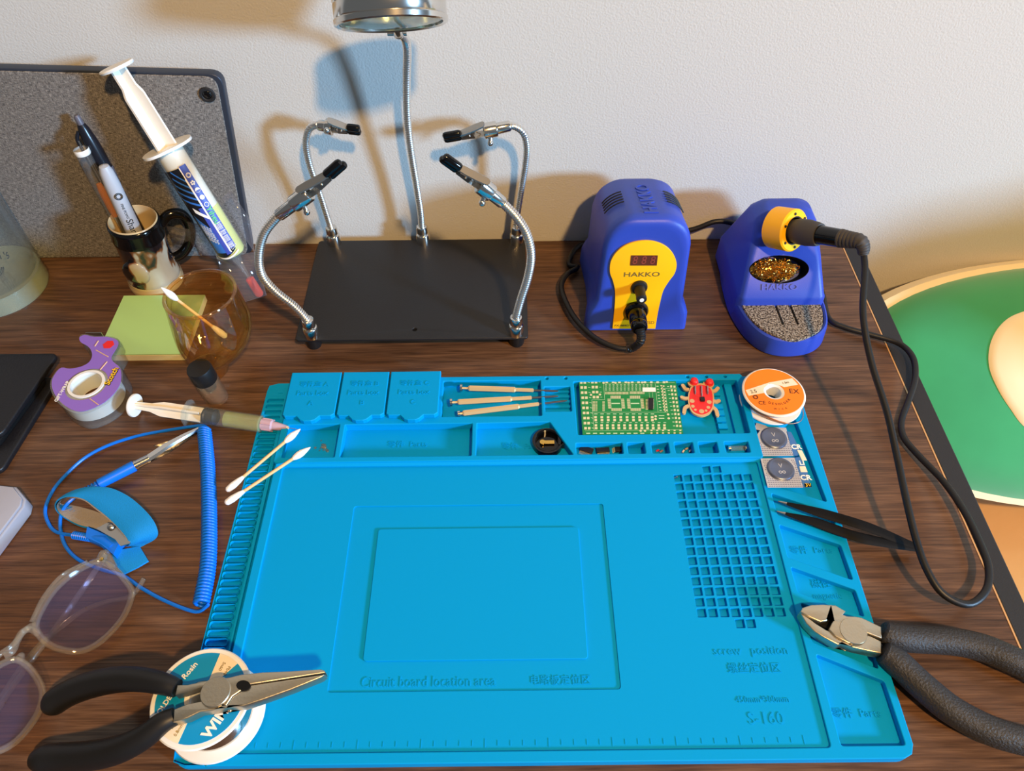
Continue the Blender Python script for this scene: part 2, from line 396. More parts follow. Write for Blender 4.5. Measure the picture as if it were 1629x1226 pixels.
def shadow_pillow():  # added out of view, its outline shaped to cast the shadow on the right wall
    o = [(0.0, -0.214), (0.0, 0.10), (0.02, 0.16), (0.06, 0.185), (0.12, 0.19), (0.17, 0.225), (0.23, 0.285), (0.34, 0.31), (0.45, 0.27), (0.50, 0.17), (0.505, 0.0), (0.50, -0.214)]
    P = smooth([(0.985 + x, 0, z) for x, z in o], 5); c = Vector((1.24, 0, 0.0)); R = []
    for k, y in ((0.55, 0.125), (0.85, 0.135), (0.97, 0.155), (1.0, 0.185), (0.97, 0.215), (0.85, 0.235), (0.55, 0.245)):
        R.append([(c.x + (p.x - c.x) * k, y, -0.2145 + (p.z + 0.2145) * k) for p in P])
    tag(MB('plush_cream').loft(R).build('shadow_pillow', None, origin=(1.24, 0.185, -0.2145), angle=80), 'cream upright shadow caster added out of view on the bed to shade the wall', 'shadow_pillow')
shadow_pillow()

def plush():
    n0 = UP; o = Vector((0.0, 0.262, -0.158)); vdir = Vector((0, 0.215, 0.13)).normalized(); u = Vector((1, 0, 0)); n = u.cross(vdir)
    t = thing('plush_cushion', 'large green plush cushion with a cream belly patch leaning on the wall', 'cushion', (0.8, 0.3, -0.215))
    def loc(px, py): p = UP(px, py, o, n) - o; return p.x, p.dot(vdir)
    top = [loc(*q) for q in ((1405, 470), (1440, 447), (1500, 428), (1570, 419), (1629, 416))]
    bot = loc(1600, 812)[1]
    F = Matrix((u, vdir, n)).transposed().to_4x4(); F.translation = o
    cx, cy = 0.845, (top[-1][1] + bot) / 2; ry = (top[-1][1] - bot) / 2; rx = 0.30
    def ring(k, z, e=2.4, d=0.0):
        out = []; d += 0.005 if z < -0.005 and k > .9 else 0
        for i in range(72):
            a = 2 * pi * i / 72; c_, s_ = cos(a), sin(a)
            out.append((cx + k * rx * math.copysign(abs(c_) ** (2 / e), c_), cy + d + k * ry * math.copysign(abs(s_) ** (2 / e), s_), z))
        return out
    fr = [(1.0, -0.012), (0.985, 0.0), (0.93, 0.012), (0.8, 0.026), (0.55, 0.04), (0.28, 0.046), (0.02, 0.047)]
    MB('plush_cream').loft([ring(0.02, -0.034), ring(0.6, -0.033), ring(0.85, -0.030), ring(0.98, -0.024), ring(1.03, -0.012), ring(1.02, 0.001), ring(0.97, 0.002), ring(0.5, 0)], None, F).build('back_panel', t)
    MB('plush_green').loft([ring(0.4, -0.02)] + [ring(k, z) for k, z in fr], None, F).build('front_panel', t)
    bl = [((lambda p: (p.x, p.dot(vdir)))(UP(*q, o + n * 0.045, n) - o)) for q in ((1629, 495), (1600, 515), (1583, 545), (1580, 580), (1592, 615), (1612, 648), (1640, 680), (1690, 700), (1760, 690), (1800, 640), (1800, 560), (1750, 500), (1680, 485))]
    def zz(x, y):
        k = ((abs((x - cx) / rx)) ** 2.4 + abs((y - cy) / ry) ** 2.4) ** (1 / 2.4)
        for (k1, z1), (k0, z0) in zip(fr, fr[1:]):
            if k0 <= k <= k1: return z0 + (z1 - z0) * (k - k0) / (k1 - k0)
        return 0.047 if k < 0.5 else -0.01
    out = smooth([(x, y, 0) for x, y in bl], 6, True); mx = sum(p.x for p in out) / len(out); my = sum(p.y for p in out) / len(out)
    rings = []
    for s_, h in ((1.0, 0.0003), (0.97, 0.0016), (0.88, 0.003), (0.6, 0.004), (0.3, 0.0045), (0.02, 0.0046)):
        rings.append([(mx + (p.x - mx) * s_, my + (p.y - my) * s_, zz(mx + (p.x - mx) * s_, my + (p.y - my) * s_) + h) for p in out])
    MB('plush_cream').loft(rings, None, F).build('belly_patch', t)
plush()

# ------------------------------------------------------------------ the blue silicone mat
mm = lambda pts: [(x / 1000, y / 1000) for x, y in pts]
sm = thing('soldering_mat', 'large bright blue silicone soldering mat with moulded trays and a work area', 'mat', (0.225, 0.15, 0))
def build_mat():
    B = MB('mat_blue'); out = rrect(0, 0, 0.450, 0.300, 0.010, 6)
    B.prism(out, 0, 0.0032)
    slots = []; y = 280.5
    while y > 12: slots.append(rrect(0.0028, (y - 2.1) / 1000, 0.0168, (y + 2.1) / 1000, 0.0012, 2)); y -= 6.02
    # left strip
    B.poly(mm([(0.6, 9), (1.5, 3), (9, 0.6), (20.4, 0.6), (20.4, 299.4), (9, 299.4), (1.5, 297), (0.6, 291)]), slots, 0.003, 0.0062, bevel=0.0004)
    # raised main level
    work = rrect(0.0292, 0.0066, 0.3998, 0.2134, 0.002, 3)
    tophole = mm([(24, 218.5), (402, 218.5), (402, 297), (24, 297)])
    R = [mm([(405.8, 63), (444.6, 45.3), (445.2, 7.4), (406.2, 7.4)]), mm([(404.6, 98), (444.5, 80), (443.5, 53), (405.2, 71)]),
         mm([(404.3, 124.5), (444.4, 106.8), (445, 87.5), (404.6, 105.5)]), mm([(404, 158), (444.3, 141), (445.1, 114), (404.2, 131.5)]),
         mm([(404.4, 184.6), (445, 166.5), (445, 149), (404.6, 166)]), mm([(406, 250), (412, 247), (420, 245), (428, 246.5), (434, 250.5), (437.5, 256), (440, 252), (444.2, 176.4), (404.6, 192.5)])]
    R = [roundpoly(r, 0.0018, 3) for r in R]; R.append(circ(0.4275, 0.2745, 0.0195, 36))
    B.poly(mm([(22.6, 0), (442, 0), (447.5, 2.5), (450, 8), (450, 292), (447.5, 297.5), (442, 300), (22.6, 300)]), [work, tophole] + R, 0.003, 0.0080, bevel=0.0006)
    # work floor with recesses and the screw grid
    def cell(c, r): x = 332.6 + c * 7.69; yy = 203.4 - r * 7.69; return rrect((x + 0.6) / 1000, (yy - 6.5) / 1000, (x + 6.7) / 1000, (yy - 0.3) / 1000, 0.0004, 1)
    cells = [cell(c, r) for r in range(15) for c in range(8)] + [cell(3.05, -1), cell(4.1, -1), cell(3.2, 15), cell(4.15, 15)]
    rec = rrect(0.0889, 0.0426, 0.2764, 0.1782, 0.002, 3)
    B.poly(rrect(0.0285, 0.006, 0.4005, 0.214, 0.001, 2), [rec] + cells, 0.003, 0.0062, bevel=0.0002)
    B.poly(rrect(0.0885, 0.0422, 0.2768, 0.1786, 0.001, 2), [], 0.003, 0.0052)
    B.poly(rrect(0.1093, 0.0622, 0.2567, 0.1586, 0.002, 3), [], 0.005, 0.0064, bevel=0.0003)
    # raised top section: lids' base, screwdriver tray, board tray, part pockets
    H = []
    H.append(roundpoly(mm([(27.5, 251), (69, 251.3), (69, 219.4), (27.5, 219.4)]), 0.001))
    H.append(roundpoly(mm([(73.5, 250.6), (176.4, 250.6), (176.4, 219.4), (73.5, 219.4)]), 0.001))
    H.append(roundpoly(mm([(180.2, 250.6), (239.2, 251.2), (256.2, 219.4), (180.2, 219.4)]), 0.001))
    for a, b in ((259, 295.6), (299.6, 313.2), (318.5, 332), (336.8, 351.2), (355.8, 370.4), (376.3, 395.2)):
        H.append(roundpoly(mm([(a, 230), (b, 230), (b, 219.6), (a, 219.6)]), 0.0012))
    H.append(roundpoly(mm([(151, 295.2), (233, 295.2), (233, 257.8), (151, 257.8)]), 0.001))
    H.append(roundpoly(mm([(236, 288), (257.6, 288), (257.6, 262), (236, 262)]), 0.001))
    H.append(roundpoly(mm([(261, 293.4), (398.8, 293.4), (398.8, 238.2), (261, 238.2)]), 0.0015))
    for x in (238.5, 254.5, 358, 374, 390): H.append(circ(x / 1000, 0.2972, 0.0013, 10))
    lo = [(23.5, 214.6), (403, 214.6), (404.4, 216), (404.6, 298), (403, 300.2), (23.5, 300.2), (22, 299), (21.8, 216)]
    B.poly(mm(lo), H, 0.003, 0.0115, bevel=0.0008)
    # steps in the screwdriver rest and blocks in the board tray
    B.box((0.2468, 0.275, 0.0042), (0.0225, 0.027, 0.0035))
    for k in range(5): B.box((0.2468, 0.2645 + k * 0.0053, 0.0066), (0.022, 0.0024, 0.0022))
    for k in range(8): B.box((0.3798, 0.2415 + k * 0.0068, 0.005), (0.0075, 0.0048, 0.0045))
    B.box((0.392, 0.266, 0.0048), (0.006, 0.054, 0.0035))
    # sloping bank below the raised section
    B.loft([[(x, 0.2152, 0.008), (x, 0.2128, 0.0079), (x, 0.2150, 0.0105)] for x in (0.024, 0.4035)])
    # moulded writing
    def T(s, x, y, z, size, sx=1): B.text(s, size / 1000, Matrix.Translation((x / 1000, y / 1000, z)), 0.0003, 'mat_blue_text', sx=sx)
    T('Circuit board location area', 153, 48.6, 0.0053, 9.2, 0.86); T('电路板定位区', 238, 48.6, 0.0053, 6.6)
    T('screw   position', 364, 66, 0.0063, 7.6); T('螺丝定位区', 364, 54.5, 0.0063, 7)
    T('450mm*300mm', 365, 35.2, 0.0063, 5.2); T('S-160', 364.5, 23.8, 0.0063, 10)
    T('零件  Parts', 423, 27, 0.0033, 6.6); T('磁性', 424, 113, 0.0033, 7); T('magnetic', 426, 104.5, 0.0033, 5.6)
    T('零件  Parts', 424, 139, 0.0033, 6.6); T('零件  Parts', 425, 162, 0.0033, 6.2)
    T('零件  Parts', 124, 236, 0.0033, 7); T('零件  Parts', 216, 233, 0.0033, 7)
    T('▲', 0.0128 * 1000, 289.5, 0.0063, 4)
    for k in range(46): B.box((0.034 + 0.0078 * k, 0.0115, 0.0063), (0.0004, 0.003 if k % 5 else 0.005, 0.0003))
    B.build('mat_body', sm, angle=12)
build_mat()
for x0, x1, s in ((22.3, 64.6, 'A'), (66.2, 104.9, 'B'), (106.5, 148.6, 'C')):
    L = MB('mat_blue'); c = (x0 + x1) / 2
    out = [(x0, 302.6), (x1, 302.6), (x1, 258.5), (x1 - 3, 256.2), (c + 9.5, 256.2), (c + 6, 252.4), (c + 3, 251.2), (c - 3, 251.2), (c - 6, 252.4), (c - 9.5, 256.2), (x0 + 2, 256.2), (x0, 258)]
    L.poly(mm(out), [], 0.0115, 0.0165, bevel=0.0008)
    for s2, yy, sz in (('零件盒 ' + s, 289, 6.2), ('Parts box', 279.5, 6.8), (s, 269, 6.4)):
        L.text(s2, sz / 1000, Matrix.Translation((c / 1000, yy / 1000, 0.0166)), 0.0003, 'mat_blue_text')
    L.build('box_lid', sm, angle=12)

# ------------------------------------------------------------------ tablet in a fabric cover
def tablet():
    t = thing('tablet', 'tablet in a grey woven fabric cover standing against the wall', 'tablet', (-0.2, 0.478, 0))
    yF = 0.474
    def q(px, py): p = UY(px, py, yF); return (p.x, p.z)
    a = q(402, 402); a = (a[0], 0.0005); tr = q(352, 118); rt = q(372, 168)
    tl = q(0, 108); out = [(-0.36, 0.0005), a, tr, (-0.36, tl[1] + 0.006)]
    out = roundpoly([Vector(p) for p in out], 0.011, 6)
    F = Matrix(((1, 0, 0, 0), (0, 0, -1, yF), (0, 1, 0, 0), (0, 0, 0, 1)))   # local z faces the camera
    MB('tablet_metal').poly(out, [], -0.0085, 0, None, F, 0.001).build('tablet_body', t)
    k = [(p[0] - 0.0042, p[1] * 0.991 + 0.0004) for p in out]
    MB('grey_woven_fabric').poly(k, [], 0.0002, 0.0022, None, F, 0.0006).build('fabric_cover', t)
    c = q(331, 148)
    L = MB('black_edge'); M = F @ Matrix.Translation((c[0], c[1], 0.002))
    L.lathe([(0.0001, 0.0012), (0.0042, 0.0012), (0.0045, 0.0016), (0.0062, 0.0016), (0.0066, 0.001), (0.0068, -0.001)], M)
    o = L.build('camera_lens', t)
    MB('lens_black').lathe([(0.0001, 0.0021), (0.002, 0.002), (0.0034, 0.0015), (0.0038, 0.001)], M).build('lens_glass', o)
tablet()

# ------------------------------------------------------------------ helping hands
def helping_hands():
    t = thing('helping_hands', 'black plate helping hands with four clip arms and a round magnifier lamp', 'helping hands', (0.122, 0.408, 0))
    c4 = [U(508, 383, 0.017), U(839, 383, 0.017), U(840, 545, 0.017), U(472, 541, 0.017)]
    x0 = 0.0185; x1 = 0.2235; y0 = c4[3].y; y1 = c4[0].y
    MB('black_paint').poly(rrect(x0, y0, x1, y1, 0.003), [circ(U(659, 529, .017).x, y0 + 0.0115, 0.0021, 14)], 0.0145, 0.0170, bevel=0.0005).build('base_plate', t)
    for x in (x0 + 0.012, x1 - 0.010):
        for y in (y0 + 0.010, y1 - 0.010):
            MB('black_rubber').lathe([(0.0001, 0), (0.0062, 0), (0.0068, 0.002), (0.0078, 0.0145), (0.001, 0.0145)], Matrix.Translation((x, y, 0))).build('rubber_foot', t)
    def neck(path, r=0.0029):
        p = even(smooth(path, 14), 0.0011); return MB('neck_steel').tube(p, [r * (1.0 if i % 2 else 0.86) for i in range(len(p))], n=14)
    def ferrule(p):
        return MB('chrome').lathe([(0.0001, 0), (0.0066, 0), (0.0066, 0.010), (0.0056, 0.0115), (0.0046, 0.0118), (0.0046, 0.0128), (0.0056, 0.013), (0.0056, 0.0185), (0.005, 0.020), (0.0035, 0.0205), (0.001, 0.0206)], Matrix.Translation((p.x, p.y, 0.0170)), n=28)
    def clip(par, J, tip, up, L):
        """alligator clip between joint J and tip"""
        M = along(J, tip, up) @ Matrix.Diagonal((1.2, 1.2, 1, 1)); g = MB('chrome_rough')
        def plate(rows, th):
            g.loft([[(-w, y, z), (w, y, z), (w * 0.8, y + th, z), (-w * 0.8, y + th, z)] for w, y, z in rows], None, M)
        plate([(0.0022, -0.0022, 0.0), (0.0026, -0.0026, L * 0.2), (0.0026, -0.0022, L * 0.45), (0.0020, -0.0010, L * 0.72)], -0.0007)
        plate([(0.0010, 0.0092, L * 0.04), (0.0026, 0.0086, L * 0.08), (0.0030, 0.0066, L * 0.24), (0.0028, 0.0034, L * 0.48), (0.0021, 0.0012, L * 0.72)], 0.0008)
        for sx in (-1, 1): g.add([M @ Vector((sx * (0.0024 + e), y, z)) for e in (0, 0.0004) for y, z in ((-0.0024, L * .30), (0.0052, L * .34), (0.0026, L * .56), (-0.0018, L * .60))], [(3, 2, 1, 0), (4, 5, 6, 7), (0, 1, 5, 4), (1, 2, 6, 5), (2, 3, 7, 6), (3, 0, 4, 7)])
        g.cyl(M @ Vector((-0.0034, 0.0012, L * 0.42)), M @ Vector((0.0034, 0.0012, L * 0.42)), 0.0011)
        g.tube(smooth([M @ Vector(q) for q in ((0, -0.002, L * .18), (0, 0.001, L * .26), (0, 0.005, L * .20), (0, 0.0072, L * .14))], 4), 0.0005, n=6)
        o = g.build('alligator_clip', par)
        b = MB('black_gloss')
        for s_ in (1, -1):
            b.tube([M @ Vector((0, s_ * 0.0017 + (0.001 if s_ > 0 else 0), L * a)) for a in (0.60, 0.64, 0.8, 0.93, 0.975, 1.0)], [0.0026, 0.0032, 0.0032, 0.0032, 0.0026, 0.0009], n=12)
        b.build('rubber_tip', o)
    def socket(par, a, b, side):
        M = along(a, b); L = (b - a).length; s_ = MB('chrome')
        s_.lathe([(0.0001, 0), (0.0040, 0), (0.0046, 0.001), (0.0048, L * 0.48), (0.0062, L * 0.5), (0.0066, L * 0.54), (0.0066, L * 0.97), (0.0058, L), (0.0036, L), (0.003, L * 0.8), (0.0001, L * 0.8)], M, n=28)
        q = M @ Vector((0, 0, L * 0.75)); s_.cyl(q, q + Vector(side).normalized() * 0.0095, 0.0019); s_.ball(q + Vector(side).normalized() * 0.0105, 0.0026, None, 12)
        s_.build('clip_socket', par)
    # each arm: base, path pixels with the depth of the arm's plane, socket start/end, tip
    arms = [(('BL'), [(532, 384, .470), (521, 345, .470), (508, 305, .469), (493, 262, .467), (487, 230, .465), (491, 207, .463), (502, 199, .462)], (506, 199, .462), (530, 203, .460), (574, 208, .458), (0, -1, .3)),
            (('BR'), [(822, 386, .468), (822, 350, .468), (829, 305, .467), (836, 262, .465), (838, 232, .463), (832, 211, .461), (818, 201, .460)], (812, 200, .460), (769, 209, .457), (705, 220, .455), (0, -.6, -1)),
            (('FR'), [(821, 530, .345), (822, 500, .345), (829, 475, .346), (840, 440, .347), (845, 405, .348), (838, 372, .350), (823, 347, .351), (805, 328, .352)], (800, 323, .352), (763, 293, .353), (702, 249, .355), (-.3, -.5, -1)),
            (('FL'), [(495, 527, .345), (489, 508, .345), (468, 487, .345), (437, 462, .345), (416, 436, .346), (412, 405, .348), (420, 372, .350), (438, 348, .351)], (443, 343, .351), (492, 306, .353), (547, 258, .356), (.3, -.5, -1))]
    for nm, pts, j0, j1, tip, side in arms:
        P = [UY(*q) for q in pts]; base = P[0].copy(); base.z = 0.017
        P[0] = Vector((base.x, base.y, 0.036)); P = [p for i, p in enumerate(P) if i == 0 or p.z > 0.040]
        A, B, T = UY(*j0), UY(*j1), UY(*tip); P.append(A + (B - A) * 0.15)
        a = neck(P, .0037 if nm[0] == 'F' else .0032).build('gooseneck', t); ferrule(base).build('ferrule', a); socket(a, A, B, side); L = (T - B).length + 0.004
        clip(a, B - (T - B).normalized() * 0.004, T, (0, -0.5, 1), L)
    # magnifier arm
    b = UY(675, 392, .470); base = Vector((b.x, b.y, 0.017))
    P = [Vector((b.x, b.y, 0.036))] + [UY(*q) for q in ((669, 335, .470), (662, 290, .469), (655, 248, .467), (649, 200, .464), (647, 160, .461), (647, 120, .457), (648, 85, .452), (646, 66, .447), (641, 57, .441), (634, 53, .435))]
    a = neck(P, 0.0034).build('gooseneck', t); ferrule(base).build('ferrule', a)
    # ring: tilted a little, built around its own axis
    c = UY(623, 38, .395); R = 0.0375
    ax = Vector((-0.05, 0.53, 0.85)).normalized(); M = along(c, c + ax, (0, 1, 0))
    g = MB('chrome')
    g.lathe([(R - 0.003, 0.0), (R - 0.001, -0.0008), (R + 0.0004, 0.0), (R + 0.0006, 0.003), (R - 0.0004, 0.0038), (R, 0.0045), (R, 0.0125), (R - 0.0006, 0.0132), (R, 0.014), (R, 0.0225), (R - 0.0012, 0.0235), (R - 0.003, 0.0225), (R - 0.003, 0.0)], M, n=72, cap=False)
    rg = g.build('magnifier_ring', t)
    MB('magnifier_glass').lathe([(0.0001, -0.0018), (R * 0.5, -0.001), (R - 0.0032, 0.001), (R - 0.0032, 0.003), (R * 0.5, 0.006), (0.0001, 0.0075)], M, n=64).build('lens', rg)
    k = MB('chrome'); e = P[-1]; q = M @ Vector((0, 0, 0.004)); d = (e - q); d -= ax * d.dot(ax); q2 = q + d.normalized() * (R - 0.001)
    k.tube([e, e + (q2 - e) * 0.5 + Vector((0, 0, -0.002)), q2 + Vector((0, 0, -0.001))], [0.0036, 0.004, 0.0030]); k.ball(e, 0.0042, None, 14)
    k.cyl(e + Vector((-0.008, 0, 0)), e + Vector((0.006, 0, 0)), 0.0018); k.build('lens_bracket', rg)
helping_hands()

# ------------------------------------------------------------------ soldering station
def station():
    t = thing('soldering_station', 'blue soldering station with a yellow front panel, display and dial', 'soldering station', (0.322, 0.41, 0))
    cx = 0.3225; y0 = 0.3625
    def sec(y, zt, ins=0.0, lift=0.0, hw=0.040, ft=0.0062):
        pts = []
        h = zt - ins
        def w(z): 
            k = max(0, min(1, (z - 0.016) / 0.020)); k = k * k * (3 - 2 * k)
            return (hw + ft * (1 - k)) - 0.0045 * min(1, z / 0.11) - ins
        zs = [0.0 + lift + ins * 0.3, 0.006, 0.012, 0.018, 0.024, 0.03, 0.036, 0.05, 0.07, h - 0.026]
        rt = 0.024
        for z in zs: pts.append((cx + w(z), z))
        wt = w(h)
        for k in range(1, 9): a = pi / 2 * k / 8; pts.append((cx + wt - rt + rt * cos(a), h - rt + rt * sin(a)))
        L = [(2 * cx - x, z) for x, z in pts][::-1]
        return [(x, y, z) for x, z in pts + L]
    def yy(y, z): return y + z * 0.085 if y < 0.38 else y
    secs = [sec(y0 + 0.0004, .1165, .007), sec(y0, .1165, .0035), sec(y0 + 0.0014, .1172, .0012), sec(y0 + 0.004, .1175), sec(y0 + 0.012, .1165, 0, 0, .040, .0062), sec(y0 + 0.03, .1125, 0, 0, .040, .002), sec(y0 + 0.06, .1055, 0, 0, .0405, 0.001), sec(y0 + 0.088, .099, 0, 0, .041, .003), sec(y0 + 0.096, .097, .0015), sec(y0 + 0.099, .095, .006)]
    secs = [[(x, y + (z * 0.085 if i < 5 else z * 0.085 * (1 - (i - 4) / 5)), z) for x, y, z in s_] for i, s_ in enumerate(secs)]
    body = MB('station_blue').loft(secs).build('housing', t, angle=50)
    o = Vector((cx, y0 - 0.0002, 0)); vd = Vector((0, 0.085, 1)).normalized(); ud = Vector((1, 0, 0)); n = ud.cross(vd)
    F = Matrix((ud, vd, n)).transposed().to_4x4(); F.translation = o
    def q(px, py): p = UP(px, py, o, n) - o; return (p.x, p.dot(vd))
    Z = ZP(900, 360, 5.836)
    pp = [q(*Z(*a)) for a in ((432, 944), (452, 740), (456, 600), (436, 500), (410, 430), (410, 350), (430, 290), (470, 235), (530, 185), (620, 145), (740, 128), (850, 145), (940, 190), (1000, 260), (1028, 345), (1010, 430), (960, 500), (905, 590), (875, 700), (850, 820), (830, 944))]
    pp = [tuple(v[:2]) for v in smooth([(a, b, 0) for a, b in pp], 4)]
    pn = MB('station_yellow').poly(pp, [], -0.001, 0.0010, None, F, 0.0002)
    def T(s_, px, py, size, m, sx=1, shear=0, bold=0): u_, v_ = q(px, py); pn.text(s_, size, F @ Matrix.Translation((u_, v_, 0.0011)), 0.00005, m, shear, sx, bold)
    T('HAKKO', 1020.5, 435.5, 0.0066, 'ink_grey', 1.35, 0, 0.0001); T('FX-888D', 989, 516.5, 0.0030, 'ink', 1.2); T('ESD', 1034, 512, 0.0046, 'ink_grey')
    panel = pn.build('front_panel', t)
    d = MB('display_red'); c = [q(*Z(*a)) for a in ((605, 262), (853, 262), (843, 355), (596, 355))]
    d.prism(c, 0.0008, 0.0014, None, F)
    for k in range(3):
        u_, v_ = q(*Z(640 + 82 * k, 308)); d.text('8', 0.0115, F @ Matrix.Translation((u_, v_, 0.0015)), 0.00005, 'digit', 0.1, 0.8)
    d.build('display', panel)
    a = q(*Z(680, 556)); M = F @ Matrix.Translation((a[0], a[1], 0))
    MB('black_rubber').lathe([(0.0001, 0), (0.0072, 0), (0.0072, 0.002), (0.0065, 0.0035), (0.0048, 0.004), (0.0042, 0.013), (0.0046, 0.0155), (0.0044, 0.018), (0.0028, 0.0188), (0.0001, 0.0188)], M).build('dial', panel)
    MB('white_plastic').lathe([(0.0001, 0.0192), (0.0019, 0.0191), (0.002, 0.0186)], M, n=16).build('dial_cap', panel)
    # vents and raised name on the top
    s2 = MB('station_blue')
    top = lambda y: 0.1165 - (y - 0.3844) * 0.2527 + 0.0003
    for sg in (-1, 1):
        v = MB('ink')
        for k in range(5):
            ya = 0.401 + k * 0.0052; pts = []
            for j in range(7):
                a_ = radians(28 + 8 * j); rt = 0.024; h = top(ya); pts.append(Vector((cx + sg * (0.0362 - rt + (rt + .0001) * cos(a_)), ya + 0.004, h - rt + (rt + .0001) * sin(a_))))
            v.tube(pts, 0.0006, n=6)
        v.build('vent_slots', body)
    sl = Vector((0, 1, -0.2527)).normalized(); M = frame((cx + 0.002, 0.412, top(0.412) - 0.0001), sl, (-1, 0, 0))
    s2.text('HAKKO', 0.0165, M, 0.0006, None, 0, 1.05, 0.0003); s2.build('raised_lettering', body)
    for x in (-0.03, 0.03):
        for y in (0.372, 0.445): MB('black_rubber').cyl((cx + x, y, -0.0), (cx + x, y, 0.004), 0.005).build('foot', t)
    return F, q, Z
SF, SQ, SZ = station()

# ------------------------------------------------------------------ iron stand
def iron_stand():
    t = thing('soldering_iron_stand', 'blue soldering iron stand with brass wool, sponge and a yellow holder', 'iron stand', (0.452, 0.40, 0))
    fp = smooth([(a, b, 0) for a, b in ((.449, .3275), (.472, .3305), (.488, .344), (.4945, .366), (.496, .40), (.495, .435), (.487, .459), (.467, .470), (.440, .470), (.421, .459), (.413, .435), (.411, .40), (.4125, .376), (.4195, .351), (.4315, .334))], 5, True)
    cc = Vector((0.4535, 0.40, 0))
    def ring(z, ins):
        out = []
        for p in fp: d = p - cc; q = cc + d * (1 - ins / d.length); out.append((q.x, q.y, z))
        return out
    tray = MB('station_blue').loft([ring(0, 0.0015), ring(0.002, 0), ring(0.016, 0.0014), ring(0.0185, 0.0022), ring(0.0195, 0.004), ring(0.0185, 0.006), ring(0.010, 0.008)]).build('base_tray', t)
    def rr(x0, x1, yf, yb, z, r): return [(x, y, z) for x, y in rrect(x0, yf, x1, yb, r, 6)]
    hood = MB('station_blue').loft([rr(.4125, .4945, .371, .468, 0.004, .010), rr(.4130, .4925, .3725, .466, 0.026, .008), rr(.4145, .4905, .374, .464, 0.0292, .005), rr(.4215, .4865, .398, .457, .054, .006), rr(.4265, .4825, .4165, .452, .074, .009), rr(.4320, .478, .424, .449, .0805, .010), rr(.440, .470, .430, .444, .0825, .006)]).build('hood', t, angle=35)
    # sloped panel plane
    p0 = Vector((0.4535, 0.374, 0.0292)); vd = Vector((0, .0425, .0448)).normalized(); n = Vector((1, 0, 0)).cross(vd); F = Matrix((Vector((1, 0, 0)), vd, n)).transposed().to_4x4(); F.translation = p0
    def q(px, py): p = UP(px, py, p0, n) - p0; return p.x, p.dot(vd)
    Z = ZP(1140, 320, 4.715)
    c = q(*Z(472, 512)); l = q(*Z(246, 505)); r = q(*Z(696, 480)); tp = q(*Z(480, 405)); bt = q(*Z(470, 618))
    rx = (r[0] - l[0]) / 2; ry = (tp[1] - bt[1]) / 2; c = ((l[0] + r[0]) / 2, (tp[1] + bt[1]) / 2)
    el = circ(c[0], c[1], rx, 40, ry)
    cut(hood, MB('black_matte').prism(el, -0.018, 0.02, None, F))
    MB('black_matte').loft([[(x, y, z) for x, y in circ(c[0], c[1], rx * k, 40, ry * k)] for k, z in ((1.0, -0.0008), (0.99, -0.0008), (0.97, -0.0175), (1.0, -0.0178))], None, F, loop=True).build('cleaner_cup', t)
    wl = MB('brass'); rnd = random.Random(3)
    for k in range(150):
        a = rnd.uniform(0, 2 * pi); s_ = math.sqrt(rnd.random()) * 0.86; x = c[0] - rx * 0.14 + rx * 0.84 * s_ * cos(a); y = c[1] + ry * 0.90 * s_ * sin(a)
        z = 0.001 + 0.003 * (1 - s_) - rnd.random() * 0.004; pts = []; r0 = rnd.uniform(.0012, .0026); ph = rnd.uniform(0, 6); tl = [rnd.uniform(-1, 1) for _ in range(3)]
        for j in range(9): b = ph + j * 0.75; pts.append(F @ Vector((x + r0 * cos(b) + tl[0] * j * .0003, y + r0 * sin(b) * .8 + tl[1] * j * .0003, z - .0012 + .0018 * sin(b * 1.3 + tl[2] * 3))))
        wl.tube(pts, 0.00045, n=5, sq=((0, 0, 1), 0.4))
    wl.lathe([(0.0001, -0.002), (rx * 0.5, -0.003), (rx * 0.78, -0.006), (rx * 0.8, -0.014), (0.0001, -0.014)], F @ Matrix.Translation((c[0] - rx * 0.13, c[1], 0)) @ Matrix.Diagonal((1, ry / rx, 1, 1)))
    tag(wl.build('brass_wool', t), 'curly gold brass wool', kind='stuff')
    L = MB('station_blue'); u_, v_ = q(1240, 457); L.text('HAKKO', 0.0072, F @ Matrix.Translation((u_, v_, 0.0002)), 0.0005, None, 0, 1.3, 0.0002); L.build('raised_lettering', hood)
    # sponge in the tray
    Zs = [U(*Z(*a), 0.021) for a in ((186, 760), (205, 716), (400, 712), (600, 716), (740, 724), (772, 760), (798, 830), (795, 930), (750, 985), (670, 1025), (590, 1040), (500, 1030), (400, 985), (310, 930), (240, 860))]
    sp = smooth([(v.x, v.y, 0) for v in Zs], 4, True); m0 = sum((v for v in sp), Vector()) / len(sp)
    def sr(z, k): return [(m0.x + (v.x - m0.x) * k, m0.y + (v.y - m0.y) * k, z) for v in sp]
    s_ = MB('sponge').loft([sr(0.0095, 0.9), sr(0.0105, 0.985), sr(0.0195, 1.0), sr(0.021, 0.985)]).build('sponge', t, angle=50)
    ct = MB('black_matte')
    for a, b in (((436, 765), (500, 925)), ((545, 765), (612, 925))):
        A = U(*Z(*a), 0.021); B = U(*Z(*b), 0.021); d = (B - A).normalized(); sd = Vector((d.y, -d.x, 0)) * 0.0011; cz = Vector((0, 0, 0.01))
        ct.add([A - sd - cz, A + sd - cz, B + sd - cz, B - sd - cz, A - sd + cz, A + sd + cz, B + sd + cz, B - sd + cz], [(3, 2, 1, 0), (4, 5, 6, 7), (0, 1, 5, 4), (1, 2, 6, 5), (2, 3, 7, 6), (3, 0, 4, 7)])
    cut(s_, ct)
    # yellow holder ring around the iron
    A = U(1266, 367, 0.088); B = U(1368, 384, 0.112); ax = (B - A).normalized()
    M = along(A, B); h = MB('station_yellow'); 
    n_ = 36; R1, R0 = 0.0182, 0.0122
